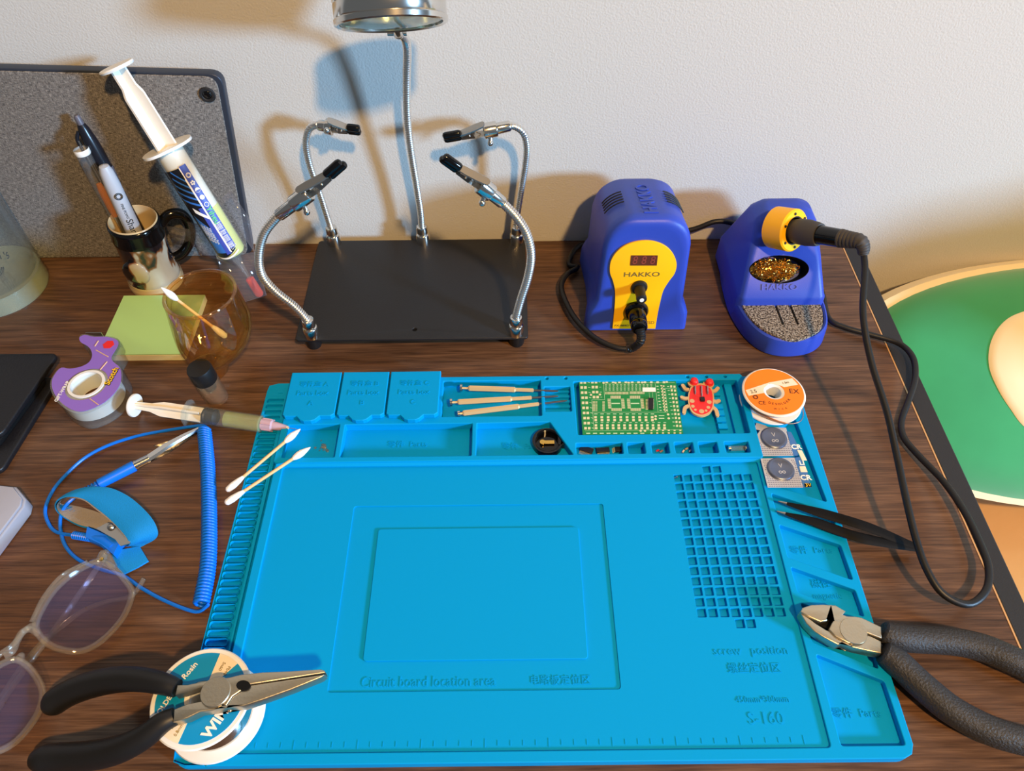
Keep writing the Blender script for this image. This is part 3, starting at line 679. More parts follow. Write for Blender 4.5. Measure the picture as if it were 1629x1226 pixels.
    gap = [i for i in range(n_)]
    h.lathe([(R0, -0.0010), (R1 - 0.0012, -0.0010), (R1, -0.0024), (R1 * 0.99, -0.021), (R1 * 0.86, -0.0225), (R0, -0.0225), (R0, -0.0010)], M, n=36, cap=False)
    hd = h.build('iron_holder', t)
    MB('black_rubber').lathe([(R0, -0.0012), (R0 - 0.001, -0.0012), (R0 - 0.001, -0.018), (R0, -0.018), (R0, -0.0012)], M, n=30, cap=False).build('holder_liner', hd)
    s3 = MB('chrome')
    for k in range(6): a = k * pi / 3 + .4; s3.cyl(M @ Vector((cos(a) * .0145, sin(a) * .0145, -0.0015)), M @ Vector((cos(a) * .0145, sin(a) * .0145, -0.0003)), 0.0012, 'black_rubber', 10)
    s3.build('holder_screw', hd)
    return A, B
IA, IB = iron_stand()

def iron():
    t = thing('soldering_iron', 'black soldering iron resting in the yellow holder, with its long black cord', 'soldering iron', tuple(IA))
    M = along(IA, IB); L = (IB - IA).length
    MB('iron_grey').lathe([(0.0001, -0.016), (0.0072, -0.016), (0.0092, -0.004), (0.0108, 0.004), (0.0110, L * 0.20), (0.0100, L * 0.34), (0.0092, L * 0.39), (0.0001, L * 0.39)], M).build('grip_sleeve', t)
    MB('black_gloss').lathe([(0.0001, L * 0.36), (0.0080, L * 0.36), (0.0076, L * 0.5), (0.0074, L * 0.72), (0.0001, L * 0.72)], M).build('handle', t)
    end = IB + (IB - IA).normalized() * 0.004
    rl = MB('iron_grey'); pts = smooth([M @ Vector((0, 0, L * .70)), M @ Vector((0, 0, L * .85)), IB, IB + Vector((0.003, -0.003, -0.0035)), IB + Vector((0.0045, -0.004, -0.009))], 9)
    rl.tube(pts, [(0.0078 - 0.0036 * i / len(pts)) * (1 if i % 3 else 0.9) for i in range(len(pts))], n=18); rl.build('strain_relief', t)
    c0 = IB + Vector((0.0045, -0.004, -0.008))
    P = [c0, U(1376, 430, .098), U(1373, 500, .084), U(1386, 575, .068), U(1411, 655, .054), U(1428, 730, .042), U(1444, 805, .034), U(1458, 860, .028), U(1474, 905, .024), U(1500, 944, .020), U(1540, 961, .017), U(1568, 940, .016), U(1573, 905, .014), U(1560, 866, .013), U(1535, 815, .011), U(1503, 768, .009), U(1462, 725, .006), U(1438, 696, .005), U(1434, 670, .0045), U(1446, 635, .006), U(1456, 600, .007), U(1452, 568, .007), U(1430, 546, .006), U(1385, 532, .005), U(1345, 521, .0045), U(1318, 506, .0045),
         Vector((.5035, .405, .0045)), Vector((.5035, .450, .0045)), Vector((.490, .4795, .005)), Vector((.455, .483, .012)), UY(1172, 357, .4815), UY(1140, 352, .4815), UY(1105, 364, .4815), Vector((.365, .483, .012)), Vector((.32, .484, .006)), Vector((.280, .478, .0045)), Vector((.266, .450, .0045)), U(919, 425, .005), U(902, 436, .006), U(893, 455, .008), U(900, 480, .009), U(917, 509, .009), U(946, 537, .008), U(978, 552, .0075), U(998, 555, .008)]
    p = even(smooth(P, 10), 0.003)
    MB('black_rubber').tube(p, 0.0026, n=10).build('cord', t)
    # plug in the front panel
    a = SQ(*SZ(652, 775)); Mp = SF @ Matrix.Translation((a[0], a[1], 0))
    g = MB('black_gloss'); g.lathe([(0.0001, 0.0002), (0.0108, 0.0002), (0.0108, 0.003), (0.0096, 0.0048), (0.0078, 0.0052), (0.0076, 0.019), (0.0072, 0.0195), (0.0074, 0.020), (0.0072, 0.024), (0.006, 0.0262), (0.0001, 0.0262)], Mp)
    pl = g.build('plug', t)
    s_ = MB('black_rubber'); e = Mp @ Vector((0, 0, 0.0258)); c = P[-1]; q = smooth([e, e + Vector((0.0012, -0.0045, -0.0035)), e + Vector((0.0006, -0.007, -0.009)), c + Vector((0.004, -0.0004, 0.001)), c], 7)
    s_.tube(q, [(0.0048 - 0.0018 * i / len(q)) * (1 if i % 2 else 0.86) for i in range(len(q))], n=16); s_.build('plug_boot', pl)
iron()

# ------------------------------------------------------------------ things in and around the mat's trays
def v3(p, z): return Vector((p[0], p[1], z))
def screwdriver(cap, body0, body1, tip, z, label, wide):
    A = U(*cap, z); B = U(*tip, z - 0.001); A.z = z; ax = (B - A).normalized(); L = (B - A).length
    b1 = (U(*body1, z) - A).length; b0 = (U(*body0, z) - A).length
    t = thing('precision_screwdriver', label, 'screwdriver', tuple(A), 'precision screwdrivers in the tray')
    M = along(A, B)
    h = MB('gold_handle'); hex_ = lambda r, zz: [(r * cos(pi / 3 * i), r * sin(pi / 3 * i), zz) for i in range(6)]
    h.loft([hex_(0.0018, b0), hex_(0.0025, b0 + 0.001), hex_(0.0025, b1 * 0.74), hex_(0.0017, b1 * 0.76), hex_(0.0017, b1), hex_(0.001, b1 + 0.0005)], None, M)
    h.cyl(M @ Vector((0, 0, 0.001)), M @ Vector((0, 0, b0 + 0.001)), 0.0010); h.build('handle', t, angle=20)
    MB('chrome').lathe([(0.0001, -0.001), (wide, -0.001), (wide, 0.0008), (0.0008, 0.0014), (0.0001, 0.0014)], M, n=20).build('swivel_cap', t)
    MB('iron_grey').lathe([(0.0001, b1 - 0.002), (0.00085, b1 - 0.002), (0.00085, L - 0.004), (0.0005, L), (0.0001, L)], M, n=12).build('shaft', t)
screwdriver((734, 617), (745, 618), (848, 621), (888, 622), 0.0118, 'topmost gold handled precision screwdriver in the blue tray, with a round cap', 0.0032)
screwdriver((718, 640), (728, 640), (845, 632), (888, 630), 0.0116, 'middle gold precision screwdriver of the tray, sticking out furthest left', 0.0034)
screwdriver((730, 658), (736, 657), (857, 644), (902, 637), 0.0112, 'lowest gold precision screwdriver of the tray, slanting, with the smallest cap', 0.0026)

def pcb():
    z = 0.0105; Z = ZP(920, 590, 9.582)
    t = thing('circuit_board', 'green soldering practice circuit board covered with tin pads, in the tray', 'circuit board', tuple(U(1003, 645, 0.0042)))
    c = [U(920.5, 600.5, z), U(1074, 597, z), U(1087, 690.5, z), U(927, 692.5, z)]
    for k in range(4): c[k].z = z
    B = MB('pcb_green'); B.slab(c, 0.0015)
    E = Vector((0, 0, 0.00008))
    def pt(x, y): return U(*Z(x, y), z)
    def pad(x, y, w, h, m='pad_tin'):
        B.add([pt(x - w / 2, y + h / 2) + E, pt(x + w / 2, y + h / 2) + E, pt(x + w / 2, y - h / 2) + E, pt(x - w / 2, y - h / 2) + E], [(0, 1, 2, 3)], m)
    def line(x0, y0, x1, y1, w=5, m='silk'):
        a, b = pt(x0, y0) + E * 1.4, pt(x1, y1) + E * 1.4; d = (b - a).normalized(); s = Vector((-d.y, d.x, 0)) * (w * 0.000028)
        B.add([a - s, b - s, b + s, a + s], [(0, 1, 2, 3)], m)
    def dot(x, y, r=14):
        p = pt(x, y) + E * 2; B.add([(p.x + cos(i * pi / 5) * r * .00006, p.y + sin(i * pi / 5) * r * .00006, p.z) for i in range(10)], [tuple(range(10))], 'pad_tin')
    for k in range(10):   # left columns
        x = 45 + k * 7.2; y = 175 + k * 77.5; pad(x, y, 40, 38); pad(x + 55, y, 40, 38); line(x + 95, y - 6, x + 130, y + 4, 9)
    for k in range(4): x = 215 + k * 8; y = 170 + k * 76; pad(x, y, 40, 38); pad(x + 55, y, 40, 38); line(x + 95, y, x + 125, y, 8)
    for k in range(10): x = 430 + k * 97; pad(x, 138, 34, 34); pad(x + 3, 172, 40, 28); line(x - 28, 100, x + 32, 97, 16)
    line(375, 75, 402, 435, 4); line(205, 440, 405, 438, 4); line(385, 187, 1470, 175, 4); line(228, 632, 1360, 628, 4); line(205, 440, 240, 905, 4)
    line(1170, 190, 1215, 625, 4); line(1325, 265, 1362, 630, 4); line(1325, 265, 1500, 262, 4); line(100, 912, 1580, 895, 4)
    for row, y in ((0, 225), (1, 280)):
        for k in range(13 if row == 0 else 10):
            x = 420 + k * 57.5; line(x - 18, y - 18, x + 20, y - 18, 5); line(x, y - 24, x + 3, y + 22, 5); line(x - 20, y + 4, x + 22, y + 2, 4); line(x - 18, y + 20, x + 22, y + 20, 5)
    pad(1078, 285, 200, 64, 'white')
    for k in range(20): pad(418 + k * 17.8, 337, 10, 38)
    for k in range(13): pad(790 + k * 17.5, 332, 10, 38)
    for ox in (0, 295):
        for k in range(11): pad(492 + ox + k * 14.5 + 4, 398, 9, 42); pad(505 + ox + k * 14.5 + 4, 588, 9, 42)
        for k in range(10): pad(466 + ox + k * 1.4, 428 + k * 15.4, 44, 9); pad(676 + ox + k * 1.6, 428 + k * 15.4, 44, 9)
        line(505 + ox, 495, 635 + ox, 494, 18)
        for a in ((480, 425, 650, 425), (495, 570, 665, 570), (492, 425, 505, 570), (650, 425, 662, 570)): line(a[0] + ox, a[1], a[2] + ox, a[3], 3)
    for k in range(9): pad(240, 470 + k * 17, 46, 8); pad(280, 470 + k * 17, 20, 8); pad(385, 470 + k * 17, 36, 8); pad(1045, 440 + k * 18, 36, 9)
    for k in range(10): x = 262 + k * 96; pad(x, 705, 40, 34); pad(x + 3, 748, 40, 36); line(x - 22, 655, x + 30, 655, 14)
    for k in range(13): x = 268 + k * 87; pad(x, 828, 38, 34); pad(x + 3, 872, 42, 34); line(x - 14, 785, x + 26, 785, 9)
    for k in range(8): x = 1110 + k * 0; 
    for k in range(6): x = 1115 + k * 88; pad(x, 905, 30, 22); pad(x, 945, 30, 20)
    for k in range(9): x = 120 + k * 103; line(x, 950, x + 62, 949, 16)
    for k in range(9):
        x = 1268 + k * 6; y = 225 + k * 46; dot(x - 4, y); dot(x + 32, y + 6); pad(x + 10, y + 24, 18, 14); line(x - 78, y + 8, x - 45, y + 8, 14)
    for k in range(11): x = 1415 + k * 9; y = 235 + k * 60; pad(x, y, 30, 34); pad(x + 50, y + 4, 30, 32); line(x - 62, y + 2, x - 30, y + 2, 12)
    for p in ((385, 182), (567, 182), (768, 180), (973, 176), (1348, 168), (193, 365), (330, 360), (1178, 690), (1178, 735), (1368, 662), (1378, 722), (950, 912), (1015, 912)): dot(*p, 18)
    line(1225, 680, 1310, 680, 14); line(1228, 722, 1310, 722, 14); line(1380, 95, 1460, 92, 14); line(1385, 140, 1460, 138, 14); line(50, 115, 215, 118, 16)
    line(1080, 325, 1088, 420, 3); line(1130, 325, 1138, 420, 3)
    tag(B.build('board', t, angle=20, flip_fix=False), 'green board with tin pads and white print')
    p = [pt(1070, 425), pt(1140, 425), pt(1136, 595), pt(1072, 590)]
    ch = MB('black_rubber'); ch.slab([q + Vector((0, 0, 0.0016)) for q in p], 0.0016)
    for k in range(8):
        for x in (1064, 1146): a = pt(x, 440 + k * 19); ch.box((a.x, a.y, a.z + 0.0004), (0.0009, 0.0005, 0.0006), 'chrome_rough')
    ch.build('chip', t)
    # support pins under the board so that it rests on the tray floor
    MB('black_rubber').box((0.305, 0.262, 0.0061), (0.04, 0.003, 0.0058)).build('spacer', t)
pcb()

def ladybug():
    z = 0.0088; Z = ZP(1040, 580, 7.661)
    t = thing('ladybug_badge', 'red ladybug shaped circuit board with two red light eyes, in the tray', 'circuit board', tuple(U(1115, 635, 0.0032)))
    def pt(x, y, zz=z): p = U(*Z(x, y), zz); return (p.x, p.y, 0)
    B = MB('pcb_tan')
    body = smooth([pt(*a) for a in ((430, 320), (460, 262), (520, 235), (575, 225), (640, 238), (700, 275), (728, 340), (735, 430), (728, 520), (690, 585), (640, 615), (585, 628), (520, 612), (465, 575), (430, 500), (418, 410))], 4, True)
    B.prism([(p.x, p.y) for p in body], 0.0072, 0.0088)
    def leg(pts, r):
        P = smooth([pt(*a) for a in pts], 5); P = [Vector((p.x, p.y, 0.008)) for p in P]
        L = []; Rr = []
        for i, p in enumerate(P):
            d = (P[min(i + 1, len(P) - 1)] - P[max(i - 1, 0)]).normalized(); s = Vector((-d.y, d.x, 0)) * r; L.append(p + s); Rr.append(p - s)
        e = P[-1]; d = (P[-1] - P[-2]).normalized(); s = Vector((-d.y, d.x, 0)) * r
        capp = [e + s * cos(a) + d * r * sin(a) for a in (pi * k / 6 for k in range(1, 6))]
        B.prism([(q.x, q.y) for q in L + capp + Rr[::-1]], 0.00725, 0.00875)
    for pts in (((430, 300), (385, 290), (355, 248)), ((425, 405), (380, 405), (342, 392)), ((430, 495), (385, 520), (370, 580)), ((700, 320), (750, 312), (782, 282)), ((720, 430), (760, 445), (795, 435)), ((715, 510), (760, 550), (778, 612))): leg(pts, 0.0015)
    for e in ((478, 215), (668, 228)): c = pt(*e); B.prism(circ(c[0], c[1], 0.0046, 24), 0.00722, 0.00878)
    B.build('board', t)
    R = MB('red'); cc = pt(577, 425)
    red = [(cc[0] + (p.x - cc[0]) * 0.9, cc[1] + (p.y - cc[1]) * 0.9) for p in body]; R.prism(red, 0.0088, 0.00895)
    for x, y, r in ((467, 443, .0020), (676, 455, .0020), (476, 507, .0015), (665, 520, .0015), (507, 550, .0011), (637, 560, .0011), (583, 568, .0021)):
        c = pt(x, y); R.prism(circ(c[0], c[1], r, 18), 0.00895, 0.0090, 'pcb_tan')
    tag(R.build('red_shell_print', t), 'red painted shell with tan spots')
    for e in ((488, 212), (675, 225)):
        c = pt(*e); M = Matrix.Translation((c[0], c[1], 0.0088))
        MB('red').lathe([(0.0001, 0), (0.0037, 0), (0.0038, 0.0006), (0.0034, 0.0008), (0.0033, 0.0022), (0.0028, 0.0032), (0.0016, 0.0038), (0.0001, 0.0039)], M).build('red_light', t)
    S = MB('chrome_rough')
    for x in (497, 575, 648):
        a, b = pt(x, 270), pt(x + 6, 385 if x == 575 else 360); S.tube([(a[0], a[1], 0.0091), (a[0], a[1] - 0.001, 0.0112), (b[0], b[1] + 0.001, 0.0112), (b[0], b[1], 0.0091)], 0.0006, n=8)
    S.build('resistor', t)
    c = pt(590, 432); MB('black_rubber').box((c[0], c[1], 0.0102), (0.0034, 0.0036, 0.0022)).build('transistor', t)
    MB('black_rubber').cyl((cc[0], cc[1], 0.0032), (cc[0], cc[1], 0.0072), 0.009).build('battery_clip', t)
ladybug()

def battery_holder():
    p = U(871, 704, 0.006); t = thing('coin_battery_holder', 'round black coin battery holder with a gold contact, lying in the diagonal tray', 'battery holder', (p.x, p.y, 0.0032))
    M = Matrix.Translation((p.x, p.y, 0.0032)); b = MB('black_gloss')
    b.lathe([(0.0001, 0.001), (0.0098, 0.001), (0.0098, 0.0052), (0.0108, 0.006), (0.0122, 0.006), (0.0124, 0.004), (0.0122, 0), (0.0001, 0)], M, n=28)
    b.box((0.0125, 0.001, 0.003), (0.008, 0.010, 0.006), None, M)
    b.build('holder', t); c = MB('brass'); c.box((0, 0.0006, 0.0026), (0.011, 0.0032, 0.0006), None, M); c.cyl(M @ Vector((-0.004, .0006, .0022)), M @ Vector((-0.004, .0006, 0.0034)), 0.0022)
    c.box((0.0145, 0.001, 0.0062), (0.0024, 0.0064, 0.0008), 'brass', M); c.build('contact', t)
battery_holder()

def chip(cx, cy, w, h, a, name, label, legs=10, z=0.0032, onside=False):
    p = U(cx, cy, z + 0.001); t = thing(name, label, 'chip', (p.x, p.y, z)); M = Matrix.Translation((p.x, p.y, z)) @ Matrix.Rotation(a, 4, 'Z')
    MB('black_rubber').box((0, 0, 0.0017), (w, h, 0.0022), None, M).build('chip_body', t, bevel=0.0002)
    g = MB('pad_tin')
    for k in range(legs):
        x = (k + 0.5) / legs * w * 0.94 - w * 0.47
        for s in (-1, 1): g.tube([M @ Vector((x, s * h * .48, .0017)), M @ Vector((x, s * (h * .5 + .0009), .0015)), M @ Vector((x, s * (h * .5 + .0012), .0002)), M @ Vector((x, s * (h * .5 + .002), .0001))], 0.00022, n=4)
    g.build('pins', t)
chip(933, 716, 0.0105, 0.0050, radians(-22), 'integrated_circuit', 'slanted black chip at the left end of the long pocket below the green board')
chip(959, 717, 0.0105, 0.0042, radians(4), 'integrated_circuit', 'straight black chip in the middle of the long pocket below the green board')
chip(984, 715, 0.0052, 0.0058, radians(92), 'integrated_circuit', 'small upright black chip at the right end of the long pocket', 8)

def small_parts():
    rnd = random.Random(5)
    for i, (px, py, m, lb) in enumerate(((1040, 710, 'white', 'tiny white component at the upper left of the second small pocket'), (1046, 717, 'red', 'tiny red striped component low in the second small pocket'), (1052, 718, 'copper', 'tiny copper component right of the red one in the second small pocket'),
                                 (1087, 718, 'label_cream', 'tiny cream component at the left of the third small pocket'), (1092, 714, 'gold_handle', 'tiny gold component in the middle of the third small pocket'), (1098, 717, 'foil', 'tiny silver component at the right of the third small pocket'))):
        p = U(px, py, 0.0038); M = Matrix.Translation((p.x, p.y, 0.0042)) @ Matrix.Rotation(rnd.uniform(-1, 1), 4, 'Z')
        t = thing('electronic_component', lb, 'component', (p.x, p.y, 0.0032)); MB(m).box((0, 0, 0), (0.0024, 0.0013, 0.0013), None, M).build('component_body', t, bevel=.0002)
        MB('chrome_rough').box((-0.0014, 0, -0.0003), (0.0007, 0.0013, 0.0012), None, M).build('terminal', t); MB('chrome_rough').box((0.0014, 0, -0.0003), (0.0007, 0.0013, 0.0012), None, M).build('terminal', t)
    for i, (px, py, a, lb) in enumerate(((1074, 760, 0.4, 'tiny silver screw at the left in the top left cell of the screw grid'), (1079, 756, 1.9, 'tiny silver screw at the right in the top left cell of the screw grid'))):
        p = U(px, py, 0.0038); d = Vector((cos(a), sin(a), 0)); q = Vector((p.x, p.y, 0.0042))
        t = thing('tiny_screw', lb, 'screw', (p.x, p.y, 0.0032)); g = MB('chrome'); g.cyl(q - d * .0012, q + d * .0012, 0.0005, n=8); g.build('screw_shank', t); MB('chrome').cyl(q + d * .0012, q + d * .0017, 0.001, n=10).build('screw_head', t)
    a, b = U(1160, 714, 0.005), U(1185, 713, 0.005); a.z = b.z = 0.0056
    t = thing('glass_fuse', 'small clear glass tube with silver ends in the rightmost small pocket', 'fuse', tuple(a - Vector((0, 0, .0024))))
    MB('barrel_clear').cyl(a, b, 0.0022, n=16).build('glass_tube', t); MB('chrome').cyl(b, b + (b - a).normalized() * .003, 0.0023, n=16).build('end_cap', t); MB('chrome').cyl(a - (b - a).normalized() * .001, a + (b - a).normalized() * .0008, 0.0023, n=16).build('end_cap', t)
    rnd = random.Random(9); f = MB('barrel_clear')
    for k in range(26):
        p = U(515 + rnd.gauss(0, 6), 712 + rnd.gauss(0, 5), 0.0034); r = rnd.uniform(.0005, .0016); f.lathe([(0.0001, 0.0006), (r * .6, 0.0005), (r, 0)], Matrix.Translation((p.x, p.y, 0.0032)), n=9)
    tag(f.build('flux_residue', None, origin=tuple(U(515, 712, .0032))), 'clear specks of flux residue in the upper left tray of the mat', 'residue', kind='stuff')
small_parts()

def solder_wick():
    c = U(1229, 628, 0.016); t = thing('solder_wick_spool', 'orange labelled spool of copper wick in the upper right corner of the mat', 'spool', (c.x, c.y, 0.008))
    M = Matrix.Translation((c.x, c.y, 0.0)) @ Matrix.Rotation(0.0, 4, 'X'); R = 0.0252; z0 = 0.0082; z1 = 0.0205
    w = MB('white_plastic'); w.lathe([(0.0062, z0), (R, z0), (R + .0003, z0 + .0008), (R, z0 + .0016), (0.0105, z0 + .0016), (0.0105, z1 - .0016), (R, z1 - .0016), (R + .0003, z1 - .0008), (R - .0006, z1), (0.0075, z1), (0.0062, z1 - .001), (0.0062, z0)], M, n=64, cap=False)
    w.build('reel', t)
    MB('copper').lathe([(0.0105, z0 + .0018), (0.0185, z0 + .0018), (0.0188, (z0 + z1) / 2), (0.0185, z1 - .0018), (0.0105, z1 - .0018)], M, n=48, cap=False).build('wound_braid', t)
    l = MB('orange'); l.poly(circ(0, 0, 0.0238, 60), [circ(0, 0, 0.0085, 30)], z1 - 0.0002, z1 + 0.0003, None, M)
    rot = Matrix.Rotation(radians(12), 4, 'Z'); zt = z1 + 0.0004
    b = [(-0.0208, 0.0042), (-0.0088, 0.0042)]
    l.poly([(-0.0222, 0.0062), (-0.0222, 0.0002), (-0.0088, 0.0002), (-0.0075, 0.0045), (0, 0.0088), (0.0075, 0.0045), (0.0100, 0.0022), (0.0222, 0.0022), (0.0205, 0.0095), (0.0, 0.0095)], [], zt - .0001, zt, 'label_cream', M @ rot)
    l.text('2.5', 0.0045, M @ rot @ Matrix.Translation((-0.0165, 0.0033, zt + .0001)), 0.00004, 'ink'); l.text('1.5m', 0.003, M @ rot @ Matrix.Translation((0.013, 0.0062, zt + .0001)), 0.00004, 'ink')
    def arc(s, r, a0, a1, size, m='ink'):
        for k, ch in enumerate(s):
            if ch == ' ': continue
            a = radians(a0 + (a1 - a0) * k / max(1, len(s) - 1)); l.text(ch, size, M @ Matrix.Translation((r * cos(a), r * sin(a), zt)) @ Matrix.Rotation(a + pi / 2, 4, 'Z'), 0.00004, m)
    arc('DESOLDER', 0.0135, -118, -42, 0.0031); arc('WICK', 0.0185, -100, -72, 0.0022)
    l.text('EX', 0.0068, M @ Matrix.Translation((0.0162, -0.0005, zt)) @ Matrix.Rotation(-.1, 4, 'Z'), 0.00005, 'ink'); l.text('◎', 0.0055, M @ Matrix.Translation((-0.0165, -0.0062, zt)), 0.00004, 'ink'); l.text('CE', 0.005, M @ Matrix.Translation((-0.0125, -0.0120, zt)), 0.00004, 'ink')
    l.build('label', t, angle=20)
    P = smooth([U(1190, 634, .014), U(1200, 652, .0135), U(1218, 662, .013), U(1240, 671, .0115), U(1258, 674, .0105), U(1273, 670, .0095), U(1278, 658, .0095), U(1274, 640, .011)], 8)
    n = len(P); MB('copper').tube(P, [0.0013 if i < n * .5 else 0.0005 for i in range(n)], n=8, sq=((0, 0, 1), 0.5)).build('braid_end', t)
solder_wick()

def cells():
    z = 0.0100; t = thing('button_cell_pack', 'torn foil strip holding two silver button cells, right of the board tray', 'battery pack', tuple(U(1246, 730, 0.0085)))
    Z = ZP(1180, 640, 5.107)
    def pt(x, y, zz=z): return U(*Z(x, y), zz)
    f = MB('foil')
    for k, pts in enumerate((((118, 270), (150, 225), (100, 215), (120, 165), (190, 185), (210, 200), (360, 205), (420, 432), (150, 435)), ((152, 455), (428, 448), (500, 690), (212, 690)))):
        f.slab([pt(*a) for a in pts], 0.0004)
        for yy in range(300 if k == 0 else 470, 430 if k == 0 else 690, 15):
            for j in range(26):
                s_ = (yy - 205) / 230 * 62
                x = 88 + s_ + j * 14 + (7 if (yy // 15) % 2 else 0)
                lo = (125 + (yy - 270) * .19) if k == 0 else (158 + (yy - 455) * .255); hi = (372 + (yy - 205) * .22) if k == 0 else (432 + (yy - 448) * .29)
                if lo + 6 < x < hi - 6:
                    cx_, cy_ = ((255, 285) if k == 0 else (315, 540))
                    if ((x - cx_) / 118) ** 2 + ((yy - cy_) / 92) ** 2 > 1: p = pt(x, yy) + Vector((0, 0, .00006)); f.add([(p.x + .0005 * cos(a), p.y + .0005 * sin(a), p.z) for a in (0, 1.05, 2.1, 3.15, 4.2, 5.25)], [tuple(range(6))], 'foil_dot')
    f.build('foil_card', t, angle=20, flip_fix=False)
    b = MB('battery_blue'); b.slab([pt(*a) for a in ((362, 235), (400, 240), (470, 380), (455, 430), (421, 432))], 0.0004); b.slab([pt(*a) for a in ((430, 448), (480, 440), (520, 520), (565, 690), (502, 690))], 0.0004)
    for s_, x, y, sz in (('CR', 442, 362, .0060), ('LI', 488, 492, .0055), ('CR', 520, 612, .0062)):
        p = pt(x, y); b.text(s_, sz, Matrix.Translation((p.x, p.y, p.z + .0001)), 0.00005, 'white', 0, 1.0, .0002)
    b.slab([pt(*a, z + .0002) for a in ((450, 385), (490, 390), (530, 470), (490, 470))], 0.0002, 'label_cream'); b.slab([pt(*a, z + .0002) for a in ((468, 518), (515, 515), (535, 565), (480, 565))], 0.0002, 'label_cream')
    b.slab([pt(*a, z + .0002) for a in ((508, 660), (562, 655), (568, 685), (514, 686))], 0.0002, 'black_matte'); p = pt(540, 671, z + .0003); b.text('3V', 0.0042, Matrix.Translation(p), 0.00004, 'yellow')
    b.build('printed_edge', t, angle=20, flip_fix=False)
    for (x, y) in ((262, 285), (318, 538)):
        p = pt(x, y, z + .001); M = Matrix.Translation((p.x, p.y, z))
        g = MB('cell'); g.lathe([(0.0001, 0.0016), (0.0078, 0.0016), (0.0082, 0.0019), (0.0094, 0.0019), (0.0100, 0.0014), (0.0100, 0.0004), (0.0106, 0.0001), (0.0001, 0)], M, n=40)
        g.text('V', 0.0055, M @ Matrix.Translation((0, .0022, .0017)), 0.00008, 'foil'); g.text('∞', 0.0065, M @ Matrix.Translation((0, -.0035, .0017)), 0.00008, 'foil')
        g.build('button_cell', t)
cells()

def swab(a, b, za, zb, label, name='cotton_swab', pointed=True):
    A = U(*a, za); B = U(*b, zb); L = (B - A).length; M = along(A, B)
    t = thing(name, label, 'cotton swab', tuple(A), 'cotton swabs' )
    MB('swab_stick').cyl(A + (B - A) * 0.1, B - (B - A) * 0.1, 0.00125, n=10).build('stick', t)
    MB('cotton').lathe([(0.0001, 0), (0.0007, 0.001), (0.0017, 0.004), (0.0027, 0.008), (0.0028, 0.011), (0.0022, 0.014), (0.0013, 0.016)], M, n=16).build('cotton_tip', t)
    MB('cotton').lathe([(0.0013, L - 0.016), (0.0022, L - 0.012), (0.0028, L - 0.006), (0.0024, L - 0.0015), (0.0012, L - 0.0002), (0.0001, L)], M, n=16).build('cotton_tip', t)
swab((478, 682), (360, 781), 0.0150, 0.0105, 'upper of the two cotton swabs crossing the left edge of the blue mat')
swab((494, 711), (358, 801), 0.0148, 0.0100, 'lower of the two cotton swabs crossing the left edge of the blue mat')
swab((256, 457), (360, 536), 0.102, 0.042, 'cotton swab standing inside the amber glass')

def tweezers():
    t = thing('tweezers', 'black fine-pointed tweezers lying across the right edge of the mat', 'tweezers', tuple(U(1458, 868, .006)))
    tip1, tip2 = U(1238, 797, .0105), U(1236, 813, .0105); e = U(1462, 872, .0090)
    for k, (tp, mid, m2) in enumerate(((tip1, U(1300, 814, .0125), U(1380, 838, .0125)), (tip2, U(1296, 830, .0115), U(1370, 855, .0110)))):
        P = smooth([tp, tp + (mid - tp) * .35, mid, m2, e], 8); n = len(P)
        rad = [0.0006 + 0.0036 * min(1, (i / n) * 1.9) ** 1.4 * (1 if i < n * .75 else 1 - .35 * (i - n * .75) / (n * .25)) for i in range(n)]
        MB('black_matte').tube(P, rad, n=10, sq=((.3, 1, 0), 0.32)).build('arm', t)
        q = tp + (mid - tp) * .22; MB('chrome_rough').cyl(tp, q, 0.0004, n=10, r2=0.0012).build('steel_tip', t)
tweezers()

